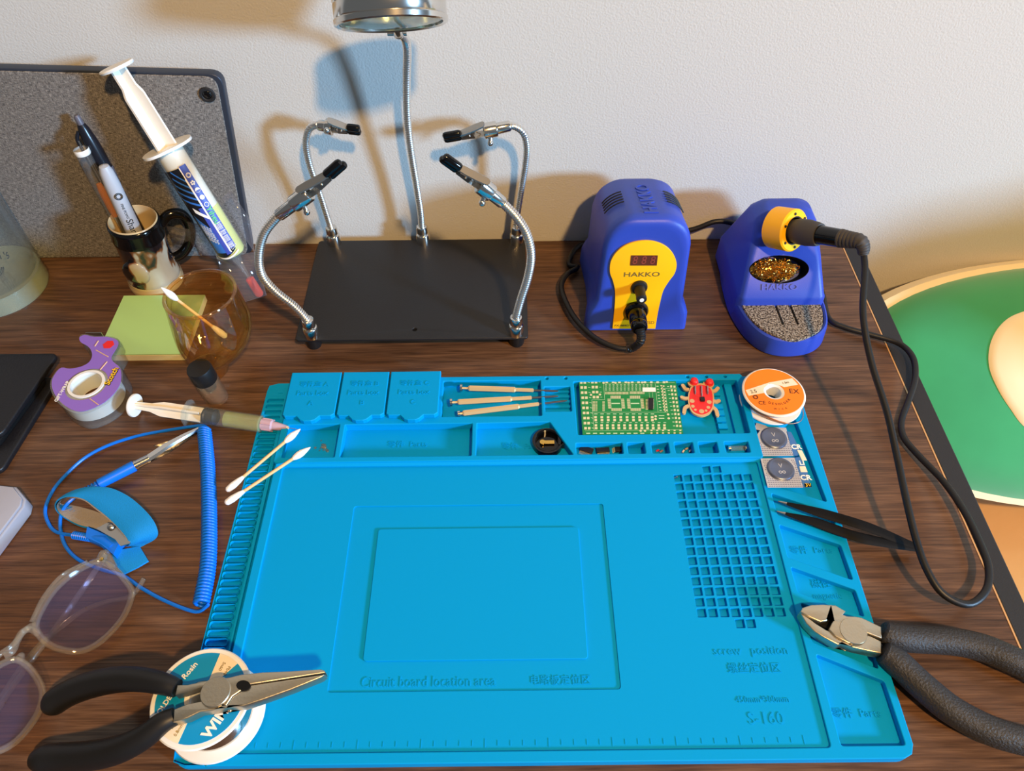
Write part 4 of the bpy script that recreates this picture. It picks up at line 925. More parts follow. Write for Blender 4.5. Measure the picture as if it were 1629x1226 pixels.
def cutters():
    z = 0.019; t = thing('diagonal_cutters', 'diagonal cutting pliers with long black grips at the lower right', 'cutting pliers', tuple(U(1400, 1030, .008)))
    Z = ZP(1180, 860, 3.35)
    def pt(x, y, zz=z): return U(*Z(x, y), zz)
    def prism3(B, pts, zt, zb, m=None):
        top = [pt(x, y, zt) for x, y in pts]; P = [(p.x, p.y) for p in top]; B.poly(P, [], zb, zt, m, bevel=0.0008)
    # upper jaw half and lower jaw half
    a = MB('steel'); prism3(a, [(312, 378), (325, 355), (370, 340), (430, 338), (500, 342), (556, 375), (540, 392), (560, 400), (610, 402), (640, 408), (745, 458), (748, 520), (670, 490), (650, 520), (620, 545), (570, 545), (500, 510), (465, 470), (488, 425), (475, 365), (455, 425), (420, 432), (360, 405)], z, 0.0098)
    a.build('jaw', t)
    b = MB('steel'); prism3(b, [(312, 382), (345, 402), (395, 440), (452, 475), (470, 480), (510, 520), (575, 553), (600, 540), (650, 528), (672, 500), (745, 535), (745, 600), (700, 592), (600, 570), (540, 545), (512, 553), (430, 510), (385, 480), (345, 440)], z - 0.0012, 0.0090)
    b.build('jaw', t)
    g = MB('black_matte'); prism3(g, [(350, 398), (420, 430), (470, 372), (490, 420), (462, 472), (400, 440)], z - 0.004, 0.0095); g.build('cutting_gap', t)
    p = U(*Z(595, 480), z); MB('steel').lathe([(0.0001, 0.0006), (0.0085, 0.0006), (0.0088, 0)], Matrix.Translation((p.x, p.y, z - .0002)), n=40).build('pivot', t)
    for pts, zz in ((((748, 480), (790, 500), (870, 518), (960, 525), (1060, 530), (1180, 545), (1300, 575), (1420, 625), (1530, 675), (1640, 735), (1750, 800)), (.0150, .0140, .0125, .0115, .0115, .012, .013, .014, .014, .014, .013)),
                    (((748, 590), (790, 618), (850, 668), (925, 740), (1010, 815), (1110, 895), (1230, 965), (1350, 1020), (1480, 1060), (1600, 1090), (1720, 1110)), (.0145, .0135, .0125, .0120, .0120, .012, .012, .0125, .0130, .013, .012))):
        P = smooth([pt(x, y, q) for (x, y), q in zip(pts, zz)], 6); n = len(P)
        rad = [0.0072 + 0.0018 * min(1, i / 10) - (0.0012 * max(0, (i - n * .7) / (n * .3))) for i in range(n)]; rad[0] = .0062
        MB('grip_black').tube(P, rad, n=18, sq=((0, 0, 1), 1.0)).build('grip', t)
cutters()

def solder_spool():
    cx, cy = 0.0228, 0.0300; R = 0.0292; zb, zt = 0.0086, 0.0408
    t = thing('solder_wire_spool', 'white spool of shiny solder wire with a blue and white label, under the pliers', 'spool', (cx, cy, zb))
    M = Matrix.Translation((cx, cy, 0))
    MB('white_plastic').lathe([(0.007, zb), (R, zb), (R + .0005, zb + .001), (R, zb + .0024), (0.013, zb + .0026), (0.013, zt - .0026), (R - .001, zt - .0024), (R + .0002, zt - .001), (R - .0006, zt), (0.0085, zt), (0.007, zt - .001), (0.007, zb)], M, n=72, cap=False).build('reel', t)
    n = 22; prof = [(0.0125, zb + .0027)] + [(0.0225 + 0.0005 * (k % 2), zb + .0027 + (zt - zb - .0054) * k / n) for k in range(n + 1)] + [(0.0125, zt - .0027)]
    MB('chrome').lathe(prof, M, n=60, cap=False).build('wound_solder', t)
    l = MB('spool_blue'); l.poly(circ(0, 0, 0.0262, 64), [circ(0, 0, 0.0095, 32)], zt - .0001, zt + .0003, None, M)
    z = zt + .0004
    for a0 in (48, 226):
        o = [(0.0262 * cos(radians(a0 + k * 3)), 0.0262 * sin(radians(a0 + k * 3))) for k in range(11)] + [(0.0100 * cos(radians(a0 + 27)), 0.0100 * sin(radians(a0 + 27))), (0.0100 * cos(radians(a0 + 3)), 0.0100 * sin(radians(a0 + 3)))]
        l.poly(o, [], z - .0001, z, 'label_cream', M)
    for k, s_ in enumerate(('Sn60', 'Pb40')): l.text(s_, .0028, M @ Matrix.Translation((0.0085 + k * .0036, 0.0178 - k * 0.0026, z + .0001)) @ Matrix.Rotation(radians(-112), 4, 'Z'), .00004, 'ink_grey')
    for k, s_ in enumerate(('0.8mm', '100g')): l.text(s_, .0026, M @ Matrix.Translation((-0.0078 - k * .0036, -0.0182 + k * 0.0026, z + .0001)) @ Matrix.Rotation(radians(68), 4, 'Z'), .00004, 'ink_grey')
    l.text('WIM', .0085, M @ Matrix.Translation((0.0125, -0.0145, z)) @ Matrix.Rotation(radians(62), 4, 'Z'), .00008, 'white', 0, 1.0, .0003)
    l.text('Rosin', .0048, M @ Matrix.Translation((-0.0105, 0.0155, z)) @ Matrix.Rotation(radians(58), 4, 'Z'), .00005, 'white', 0, 1, .0001); l.text('SOLDER', .0042, M @ Matrix.Translation((-0.020, -0.004, z)) @ Matrix.Rotation(radians(66), 4, 'Z'), .00005, 'white', 0, 1, .0001)
    l.build('label', t, angle=20)
solder_spool()

def needle_nose():
    z = 0.0515; t = thing('needle_nose_pliers', 'needle-nose pliers with black handles lying over the solder wire spool', 'pliers', tuple(U(350, 1098, 0.043)))
    Z = ZP(0, 860, 3.017); 
    def pr(B, pts, zt, zb, m=None): P = [U(*Z(*a), zt) for a in pts]; B.poly([(p.x, p.y) for p in P], [], zb, zt, m, bevel=0.0007)
    a = MB('steel'); 
    hole = [U(*Z(1168 + 34 * cos(k * pi / 8), 694 + 25 * sin(k * pi / 8)), z) for k in range(16)]
    up = [(1558, 622), (1562, 632), (1200, 688), (1115, 745), (1085, 790), (985, 745), (970, 700), (840, 740), (850, 690), (900, 690), (985, 672), (1010, 665), (1100, 655), (1160, 640), (1260, 630), (1400, 624), (1540, 615)]
    P = [U(*Z(*q), z) for q in up]; a.poly([(p.x, p.y) for p in P], [], 0.0435, z, None, bevel=0.0007); a.build('jaw', t)
    b = MB('steel'); pr(b, [(1560, 640), (1540, 655), (1400, 712), (1260, 762), (1170, 792), (1080, 795), (1020, 812), (960, 820), (900, 850), (830, 868), (835, 808), (900, 782), (985, 765), (1085, 795), (1120, 745), (1205, 692)], z - 0.0006, 0.0425); b.build('jaw', t)
    c = U(*Z(1035, 725), z); MB('steel').lathe([(0.0001, 0.0008), (0.0083, 0.0008), (0.0087, 0.0004), (0.0087, -0.004)], Matrix.Translation((c.x, c.y, z)), n=40).build('pivot', t)
    hp = [(p.x, p.y) for p in hole]; MB('black_matte').prism(hp, z - .004, z + .0002).build('grip_hole', t)
    for pts, zs in ((((850, 708), (790, 688), (700, 668), (600, 663), (500, 675), (400, 702), (310, 742), (225, 800)), (.0475, .0475, .044, .038, .031, .025, .019, .0135)),
                    (((840, 842), (780, 872), (700, 935), (610, 985), (520, 1015), (420, 1032), (300, 1040), (160, 1050)), (.0465, .046, .0415, .036, .029, .022, .015, .011))):
        Pp = smooth([U(*Z(*q), zz) for q, zz in zip(pts, zs)], 7); n = len(Pp)
        rad = [0.0050 + 0.0030 * math.sin(min(1, i / (n * .75)) * pi / 2) for i in range(n)]; rad[-1] *= .6; rad[-2] *= .8; rad[-3] *= .93
        MB('black_rubber').tube(Pp, rad, n=18, sq=((0, 0, 1), 1.05)).build('handle', t)
needle_nose()

# ------------------------------------------------------------------ the left side of the desk
def wrist_strap():
    t = thing('antistatic_wrist_strap', 'blue antistatic wrist strap with a coiled cord and crocodile clip', 'wrist strap', tuple(U(170, 830, 0)))
    Z = ZP(0, 660, 3.6055)
    A = [(312, 515, .010), (340, 478, .016), (400, 462, .020), (480, 475, .021), (560, 530, .020), (640, 600, .018), (720, 690, .016), (745, 735, .012), (735, 755, .006), (680, 735, .003), (560, 668, .002), (460, 640, .002), (390, 605, .003), (330, 560, .006)]
    Bc = [(330, 500, .001), (400, 440, .014), (500, 412, .020), (620, 415, .022), (720, 455, .023), (800, 515, .023), (870, 590, .022), (903, 655, .018), (900, 700, .012), (850, 735, .006), (760, 760, .001), (690, 640, .001), (560, 560, .001), (430, 520, .001)]
    pa = smooth([U(*Z(x, y), z) for x, y, z in A], 5, True); pb = smooth([U(*Z(x, y), z) for x, y, z in Bc], 5, True)
    def off(P, k):
        c = sum(P, Vector()) / len(P); return [p + (c - p).normalized() * k for p in P]
    MB('strap_blue').loft([pa, [a.lerp(b, .33) + Vector((0, 0, .0006)) for a, b in zip(pa, pb)], [a.lerp(b, .66) + Vector((0, 0, .0006)) for a, b in zip(pa, pb)], pb, off(pb, .0012), off(pa, .0012)], None, loop=True).build('band', t, angle=60)
    MB('strap_grey').loft([off(pa, .0024), off(pb, .0026)], None, cap=False).build('band_lining', t, angle=60)
    tl = [U(*Z(*a), .0035) for a in ((640, 800), (700, 770), (800, 752), (850, 835), (790, 870), (705, 912), (670, 870))]; g = MB('strap_blue'); g.slab(tl, .0016); 
    g.slab([U(*Z(*a), .010) for a in ((500, 640), (690, 722), (650, 800), (580, 740), (490, 700))], .009, 'cord_blue'); g.build('band_tail', t)
    m = MB('chrome_rough'); m.slab([U(*Z(*a), .0135) for a in ((552, 650), (612, 618), (650, 625), (748, 705), (745, 735), (690, 750), (660, 712))], .001); p = U(*Z(637, 640), .0140); m.lathe([(0.0001, .0018), (.0018, .0016), (.0026, .0008), (.0028, 0)], Matrix.Translation(p), n=18); m.build('buckle_plate', t)
    # clip side
    M0 = U(*Z(560, 400), .0075); M1 = U(*Z(770, 292), .0085); M = along(M0, M1); L = (M1 - M0).length
    bt = MB('cord_blue'); pf = [(0.0001, -.010), (.0018, -.010)]
    for k in range(4): pf += [(.0020, -.009 + k * .0025), (.0032, -.0088 + k * .0025), (.0032, -.0076 + k * .0025), (.0020, -.0074 + k * .0025)]
    pf += [(.0040, .0012), (.0044, L), (.0036, L + .0004), (0.0001, L + .0004)]
    bt.lathe(pf, M, n=24); bt.build('clip_boot', t)
    M2 = U(*Z(1145, 80), .0085); cl = MB('chrome'); e = M1 + (M1 - M0).normalized() * .012; cl.cyl(M1, e, .0034, n=20); cl.cyl(M1 + (e - M1) * .1, M1 + (e - M1) * .2, .0038, n=20)
    Mc = along(e, M2, (0, 0, 1)); Lc = (M2 - e).length
    def jaw(s, tilt):
        cl.loft([[(x, y, z) for x, y in ((-w, y0), (w, y0), (w * .6, y0 + s * .0018), (-w * .6, y0 + s * .0018))] for w, y0, z in ((.0034, s * .0005, -.002), (.0036, s * (.0008 + tilt * .4), Lc * .15), (.0034, s * (.0012 + tilt), Lc * .35), (.0026, s * (.0010 + tilt * .5), Lc * .7), (.0012, s * .0002, Lc * 1.0))], None, Mc)
    jaw(1, .001); jaw(-1, .001)
    cl.loft([[(x, y, z) for x, y in ((-w, y0), (w, y0), (w * .6, y0 + .0012), (-w * .6, y0 + .0012))] for w, y0, z in ((.0032, .0062, Lc * .18), (.0032, .0046, Lc * .3), (.0026, .0022, Lc * .55), (.0014, .0010, Lc * .95))], None, Mc @ Matrix.Rotation(radians(-90), 4, 'Z'))
    cl.build('crocodile_clip', t)
    # coil
    top, mid, bot = U(325, 684, .0065), U(333, 830, .0065), U(320, 962, .0065)
    axis = even(smooth([top, U(331, 750, .0065), mid, U(331, 900, .0065), bot], 10), .0002); N = len(axis); turns = 62; pts = []
    S = 62 * 9
    for k in range(S + 1):
        a = axis[min(N - 1, int(k / S * (N - 1)))]; ang = 2 * pi * k / 9; pts.append(a + Vector((.0048 * cos(ang), 0, .0048 * sin(ang))))
    MB('cord_blue').tube(pts, .00125, n=6).build('coiled_cord', t, angle=80)
    c1 = smooth([pts[0], U(322, 677, .008), U(300, 679, .006), U(262, 685, .0045), U(220, 693, .004), U(175, 707, .003), U(135, 728, .0025), U(103, 757, .002), U(83, 782, .002), U(72, 810, .002), U(77, 832, .002), U(90, 846, .002), U(120, 852, .004)], 8)
    MB('cord_blue').tube(c1, .0013, n=8).build('straight_cord', t)
    c2 = smooth([pts[-1], U(318, 972, .003), U(300, 970, .002), U(262, 955, .002), U(225, 935, .002), U(195, 915, .0018), U(160, 905, .0018), U(125, 890, .0018), U(104, 868, .0018), U(96, 840, .002), U(98, 815, .004), U(110, 798, .008), U(140, 777, .0075), U(152, 772, .0075)], 8)
    MB('cord_blue').tube(c2, .0013, n=8).build('straight_cord', t)
    s_ = MB('cord_blue'); a, b = U(118, 851, .005), U(148, 856, .007); s_.tube(even([a, b], .0009), [.0022 if k % 2 else .0030 for k in range(len(even([a, b], .0009)))], n=14); s_.tube([b, U(165, 860, .007), U(180, 872, .006)], [.003, .0042, .0045], n=14); s_.build('snap_boot', t)
wrist_strap()

def tape():
    zt = 0.0205; t = thing('tape_dispenser', 'purple and clear tape dispenser with a roll of tape, left of the green notes', 'tape dispenser', tuple(U(143, 640, 0)))
    Z = ZP(0, 540, 5.109)
    o = [(490, 232), (560, 240), (650, 225), (720, 190), (750, 140), (745, 90), (715, 50), (655, 15), (645, -25), (690, -45), (770, -30), (870, -30), (950, -10), (975, 25), (950, 80), (915, 140), (930, 180), (985, 230), (1000, 300), (985, 380), (930, 460), (850, 530), (740, 585), (640, 605), (550, 575), (470, 510), (420, 430), (408, 350), (440, 280)]
    P = smooth([U(*Z(*a), zt) for a in o], 3, True); c = sum(P, Vector()) / len(P); hc = U(*Z(705, 365), zt); ir = .0148
    out = [(p.x, p.y) for p in P]
    sh = MB('dispenser_clear'); sh.loft([[(x, y, z) for x, y in out] for z in (0.0, zt)], None, cap=False)
    sh.loft([[(hc.x + (ir + .001) * cos(a * pi / 16), hc.y + (ir + .001) * sin(a * pi / 16), z) for a in range(32)] for z in (0.0005, 0.004)], None, cap=False)
    sh.poly(out, [circ(hc.x, hc.y, ir, 32)], 0.0, 0.0008)
    sh.poly(out, [circ(hc.x, hc.y, ir, 32)], zt - .0004, zt + .0002)
    q = [U(*Z(*a), .006) for a in ((985, 232), (1020, 210), (1060, 180))]
    sh.build('shell', t)
    inn = [(c.x + (x - c.x) * .955, c.y + (y - c.y) * .955) for x, y in out]
    l = MB('purple'); l.poly(inn, [circ(hc.x, hc.y, ir + .0022, 36)], zt + .0003, zt + .0006)
    def T(s_, px, py, size, m, rot, bold=0, shear=0, dz=0): p = U(*Z(px, py), zt); l.text(s_, size, Matrix.Translation((p.x, p.y, zt + .0008 + dz)) @ Matrix.Rotation(radians(rot), 4, 'Z'), .00006, m, shear, 1, bold)
    T('GIFT-WRAP', 508, 425, .0042, 'white', 84, .0001); T('Scotch', 912, 305, .0070, 'black_matte', 84, .0004, .1); T('Scotch', 910, 303, .0070, 'yellow', 84, .0001, .1, .00015)
    p = U(*Z(885, 45), zt); l.prism(circ(p.x, p.y, .0050, 6), zt + .0006, zt + .0008, 'red')
    for s_ in (((780, 85), (880, 140)), ((815, 245), (870, 180)), ((730, 480), (800, 530)), ((770, 55), (800, 10))):
        a, b = U(*Z(*s_[0]), zt + .0007), U(*Z(*s_[1]), zt + .0007); l.tube([a, b], .0004, 'swab_stick', 6)
    l.build('printed_label', t, angle=20)
    MB('tape_white').lathe([(ir - .001, .003), (.0235, .003), (.0235, zt - .001), (ir - .001, zt - .001), (ir - .001, .003)], Matrix.Translation((hc.x + .001, hc.y - .0015, 0)), n=56, cap=False).build('tape_roll', t)
    MB('white_plastic').lathe([(ir - .0022, .0015), (ir, .0015), (ir, zt + .0012), (ir - .0022, zt + .0012), (ir - .0022, .0015)], Matrix.Translation((hc.x, hc.y, 0)), n=48, cap=False).build('tape_core', t)
    ct = MB('chrome_rough'); a, b = U(*Z(700, -28), .012), U(*Z(860, -18), .012); ct.box(((a.x + b.x) / 2, (a.y + b.y) / 2, .0115), (.014, .0008, .012)); ct.build('cutter_edge', t)
tape()

def notes():
    t = thing('sticky_notes', 'square pad of pale green sticky notes behind the tape dispenser', 'sticky notes', (-0.119, 0.369, 0))
    M = Matrix.Rotation(radians(0), 4, 'Z'); x0, x1, y0, y1 = -0.1585, -0.0815, 0.3325, 0.4085
    b = MB('note_pad'); b.box(((x0 + x1) / 2, (y0 + y1) / 2, .0033), (x1 - x0, y1 - y0, .0066)); b.build('pad', t, bevel=.0002)
    g = MB('note_green'); n = 10
    g.loft([[(x0, y, z), (x1, y, z), (x1, y, z + .0007), (x0, y, z + .0007)] for y, z in [(y0 + (y1 - y0) * k / n, .0067 + .0012 * max(0, 1 - k / 3) ** 2) for k in range(n + 1)]]); tag(g.build('top_sheets', t), 'pale green top sheets')
notes()

def amber_glass():
    t = thing('amber_glass', 'small amber glass tumbler with a rounded belly, behind the black-capped vial', 'glass', tuple(U(336, 600, 0)))
    def ringc(px, py, z, r): p = U(px, py, z); return (p.x, p.y, z, r)
    K = [ringc(335, 592, 0.0, .0135), ringc(336, 587, .004, .0150), ringc(337, 580, .010, .0150), ringc(339, 567, .018, .0180), ringc(341, 552, .028, .0250), ringc(341, 536, .039, .0300), ringc(338, 518, .052, .0318), ringc(332, 501, .066, .0308), ringc(325, 484, .080, .0293), ringc(318, 467, .093, .0282)]
    S = smooth([Vector(k[:3]) for k in K], 4); Rr = smooth([Vector((k[3], 0, 0)) for k in K], 4)
    def rings(off, lo=0):
        out = []
        for q, (c, r) in list(enumerate(zip(S, Rr)))[lo:]:
            row = []
            for a in range(56):
                t_ = a * pi / 28; k = (r.x - off) * (1 + (0.028 * math.sin(7 * t_ + q * .9) * math.sin(q * .35) if off else 0)); row.append((c.x + k * cos(t_), c.y + k * sin(t_), c.z))
            out.append(row)
        return out
    MB('glass_amber').loft(rings(0), None, cap=False).build('outer_wall', t, angle=80)
    MB('glass_amber').loft([[(S[13].x, S[13].y, S[13].z) for a in range(56)]] + rings(.0026, 14), None, cap=False).build('inner_wall', t, angle=80)
    c = S[-1]; MB('glass_amber').tube([(c.x + (.0282 - .0012) * cos(a * pi / 28), c.y + (.0282 - .0012) * sin(a * pi / 28), c.z) for a in range(57)], .0015, n=10).build('rim', t, angle=80)
    b = S[0]; MB('glass_amber').lathe([(0.0001, .0), (.0135, .0), (.0148, .004), (.0145, .009), (.010, .012), (0.0001, .013)], Matrix.Translation((b.x, b.y, 0.0002))).build('thick_foot', t)
amber_glass()

def vial():
    b = U(346, 634, 0); t = thing('capped_vial', 'small clear glass vial with a black cap in front of the amber glass', 'vial', (b.x, b.y, 0))
    b2 = Vector((b.x - .001, b.y - .0015, .03)); M = along(b, b2, (0, 1, 0)); L = .0300
    MB('vial_glass').lathe([(0.0001, 0.0002), (.0085, 0.0002), (.0098, .0014), (.0100, .004), (.0100, L * .86), (.0094, L * .95), (.0078, L), (.0066, L), (.0088, L * .84), (.0088, .004), (.0076, .0022), (0.0001, .002)], M, n=36).build('bottle', t)
    g = MB('black_rubber'); prof = [(0.0001, L * .92), (.0096, L * .92), (.0100, L * .96), (.0100, L + .0115), (.0094, L + .0130), (.0001, L + .0131)]
    g.lathe(prof, M, n=36); g.build('screw_cap', t)
    MB('pen_dark').lathe([(0.0001, L * .55), (.0050, L * .55), (.0060, L * .9), (0.0001, L * .9)], M).build('cap_liner', t)
vial()

def pint():
    c = Vector((-0.2865, 0.4285, 0)); t = thing('pint_glass', 'clear glass tumbler with black lettering, cut by the left edge of the picture', 'glass', tuple(c)); M = Matrix.Translation(c)
    MB('glass_clear').lathe([(.0435, .0), (.0440, .004), (.0425, .02), (.0428, .05), (.0445, .112), (.0452, .1135), (.0438, .1145), (.0425, .113), (.0408, .05), (.0402, .022), (.036, .0185), (0.0001, .0175)], M, n=72, cap=False).build('wall', t, angle=60)
    MB('glass_base').lathe([(0.0001, 0.0004), (.0425, 0.0004), (.0432, .004), (.0418, .0185), (.038, .0178), (0.0001, .0172)], M, n=64).build('thick_base', t)
    l = MB('ink')
    for s_, px, py, sz in (("T", -2, 407, .013), ("'s", 9, 407, .012), ("♛", 2, 440, .016)):
        p = UY(px, py, .3868); a = math.atan2(p.y - c.y - .0, p.x - c.x); 
        dx = p.x - c.x; yy = c.y - math.sqrt(max(1e-6, .0433 ** 2 - dx * dx)); p = UY(px, py, yy); an = math.atan2(p.y - c.y, p.x - c.x)
        X = Vector((-sin(an), cos(an), 0)); N = Vector((cos(an), sin(an), 0)); Mt = Matrix((X, Vector((0, 0, 1)), N)).transposed().to_4x4(); Mt.translation = p + N * .0004
        l.text(s_, sz, Mt, .00005, None, .25)
    l.build('lettering', t)
pint()

MUG = U(250, 447, 0)
def mug():
    t = thing('ceramic_mug', 'small dark drip-glazed ceramic mug holding pens, in front of the tablet', 'mug', tuple(MUG)); M = Matrix.Translation(MUG) @ Matrix.Rotation(radians(4.5), 4, 'Y')
    MB('ceramic_drip').lathe([(0.0001, .0005), (.0235, .0005), (.0248, .002), (.0250, .006), (.0238, .009), (.0246, .011), (.0236, .015), (.0226, .022), (.0218, .035), (.0222, .050), (.0228, .060), (.0218, .066), (.0224, .070), (.0222, .0735), (.0208, .0742)], M, n=56, cap=False).build('body', t, angle=70)
    MB('ceramic_cream').lathe([(.0212, .0738), (.0210, .0752), (.0204, .0756), (.0198, .0745), (.0192, .066), (.0192, .006), (.017, .004), (0.0001, .004)], M, n=56, cap=False).build('cream_lining', t, angle=70)
    MB('black_gloss').lathe([(.0230, .0565), (.0232, .060), (.0222, .066), (.0228, .070), (.0226, .0735), (.0212, .0744)], M, n=56, cap=False).build('dark_rim', t, angle=70)
    MB('ceramic_cream').lathe([(.0249, .0), (.0253, .002), (.0253, .006), (.0243, .0085), (.0248, .0108), (.0232, .013)], M, n=56, cap=False).build('foot_ring', t, angle=70)
    h = [M @ Vector(p) for p in ((.017, .010, .062), (.026, .017, .069), (.035, .022, .066), (.038, .024, .052), (.035, .022, .036), (.027, .017, .024), (.017, .011, .020))]
    MB('black_gloss').tube(smooth(h, 7), .0048, n=14).build('handle', t)
    e = MB('ceramic_drip'); q = M @ Vector((-.004, -.0223, .030)); e.ball((0, 0, 0), (.012, .0035, .014), None, 18, Matrix.Translation(q)); e.build('relief_badge', t)
mug()
mo = MUG + Vector((0, 0, .006))
def pens():
    # black pen
    A = mo + Vector((.007, .003, 0)); B = UY(121, 183, .462); M = along(A, B); L = (B - A).length
    t = thing('ballpoint_pen', 'black retractable pen with a silver trimmed clip standing in the mug', 'pen', tuple(A))
    MB('pen_dark').lathe([(.0006, 0), (.0018, .004), (.0045, .014), (.0052, .03), (.0052, L * .60), (.0064, L * .70), (.0066, L * .78), (.0060, L * .86), (.0046, L * .925), (.0034, L * .95), (.0001, L * .952)], M, n=24).build('barrel', t)
    MB('pen_grey').lathe([(.0058, L * .60), (.0062, L * .63), (.0068, L * .70), (.0067, L * .705)], M, n=24, cap=False).build('grey_band', t)
    MB('pen_grey').lathe([(.0024, L * .92), (.0026, L * .94), (.0026, L * .99), (.0018, L), (.0001, L)], M, n=16).build('click_button', t)
    cl = MB('pen_dark'); cv = [M @ Vector((.0085, -.002, L * a)) if a < .9 else M @ Vector((.0045, -.0012, L * a)) for a in (.92, .88, .8, .72, .64, .58)]
    cl.tube(smooth(cv, 4), .0016, n=10); cl.tube([v + Vector((.0014, -.0012, 0)) for v in smooth(cv[1:-1], 4)], .0007, 'chrome_rough', 8); cl.build('clip', t)
    # marker
    A = mo + Vector((.004, -.006, 0)); B = UY(164, 262, .438); M = along(A, B); L = (B - A).length
    t = thing('permanent_marker', 'thick grey permanent marker with black writing standing in the mug', 'marker', tuple(A))
    m_ = MB('marker_grey'); m_.lathe([(.0001, 0), (.0060, .001), (.0066, .004), (.0070, L * .5), (.0066, L * .85), (.0056, L * .95), (.0040, L * .99), (.0001, L)], M, n=28)
    m_.build('barrel', t)
    w = MB('ink'); n = (CAMLOC - (A + B) / 2); z = (A - B).normalized(); n = (n - z * n.dot(z)).normalized(); Y = n.cross(z)
    Mt = Matrix((z, Y, n)).transposed().to_4x4()
    for s_, k, sz in (('Sharpie', .50, .0080), ('FINE POINT', .66, .0030), ('◎', .78, .0085)):
        Mx = Mt.copy(); Mx.translation = A.lerp(B, k) + n * .0070; w.text(s_, sz, Mx, .00008)
    w.build('lettering', t)
    # clear tube brush
    A = mo + Vector((-.008, 0, 0)); B = UY(126, 232, .448); M = along(A, B); L = (B - A).length
    t = thing('tube_brush', 'clear capped tube with an amber tip leaning at the left in the mug', 'brush', tuple(A))
    MB('dispenser_clear').lathe([(.0050, L * .5), (.0055, L * .52), (.0060, L * .9), (.0060, L * .98), (.0001, L)], M, n=24, cap=False).build('clear_cap', t)
    MB('white_plastic').lathe([(.0061, L * .945), (.0064, L * .95), (.0064, L * .975), (.0061, L * .98)], M, n=24, cap=False).build('cap_ring', t)
    MB('amber_handle').lathe([(.0001, L * .50), (.0026, L * .50), (.0034, L * .56), (.0034, L * .70), (.0022, L * .74), (.0001, L * .745)], M, n=18).build('amber_tip', t)
    MB('steel').lathe([(.0001, 0), (.0020, 0), (.0024, L * .5), (.0001, L * .505)], M, n=14).build('stem', t)
pens()

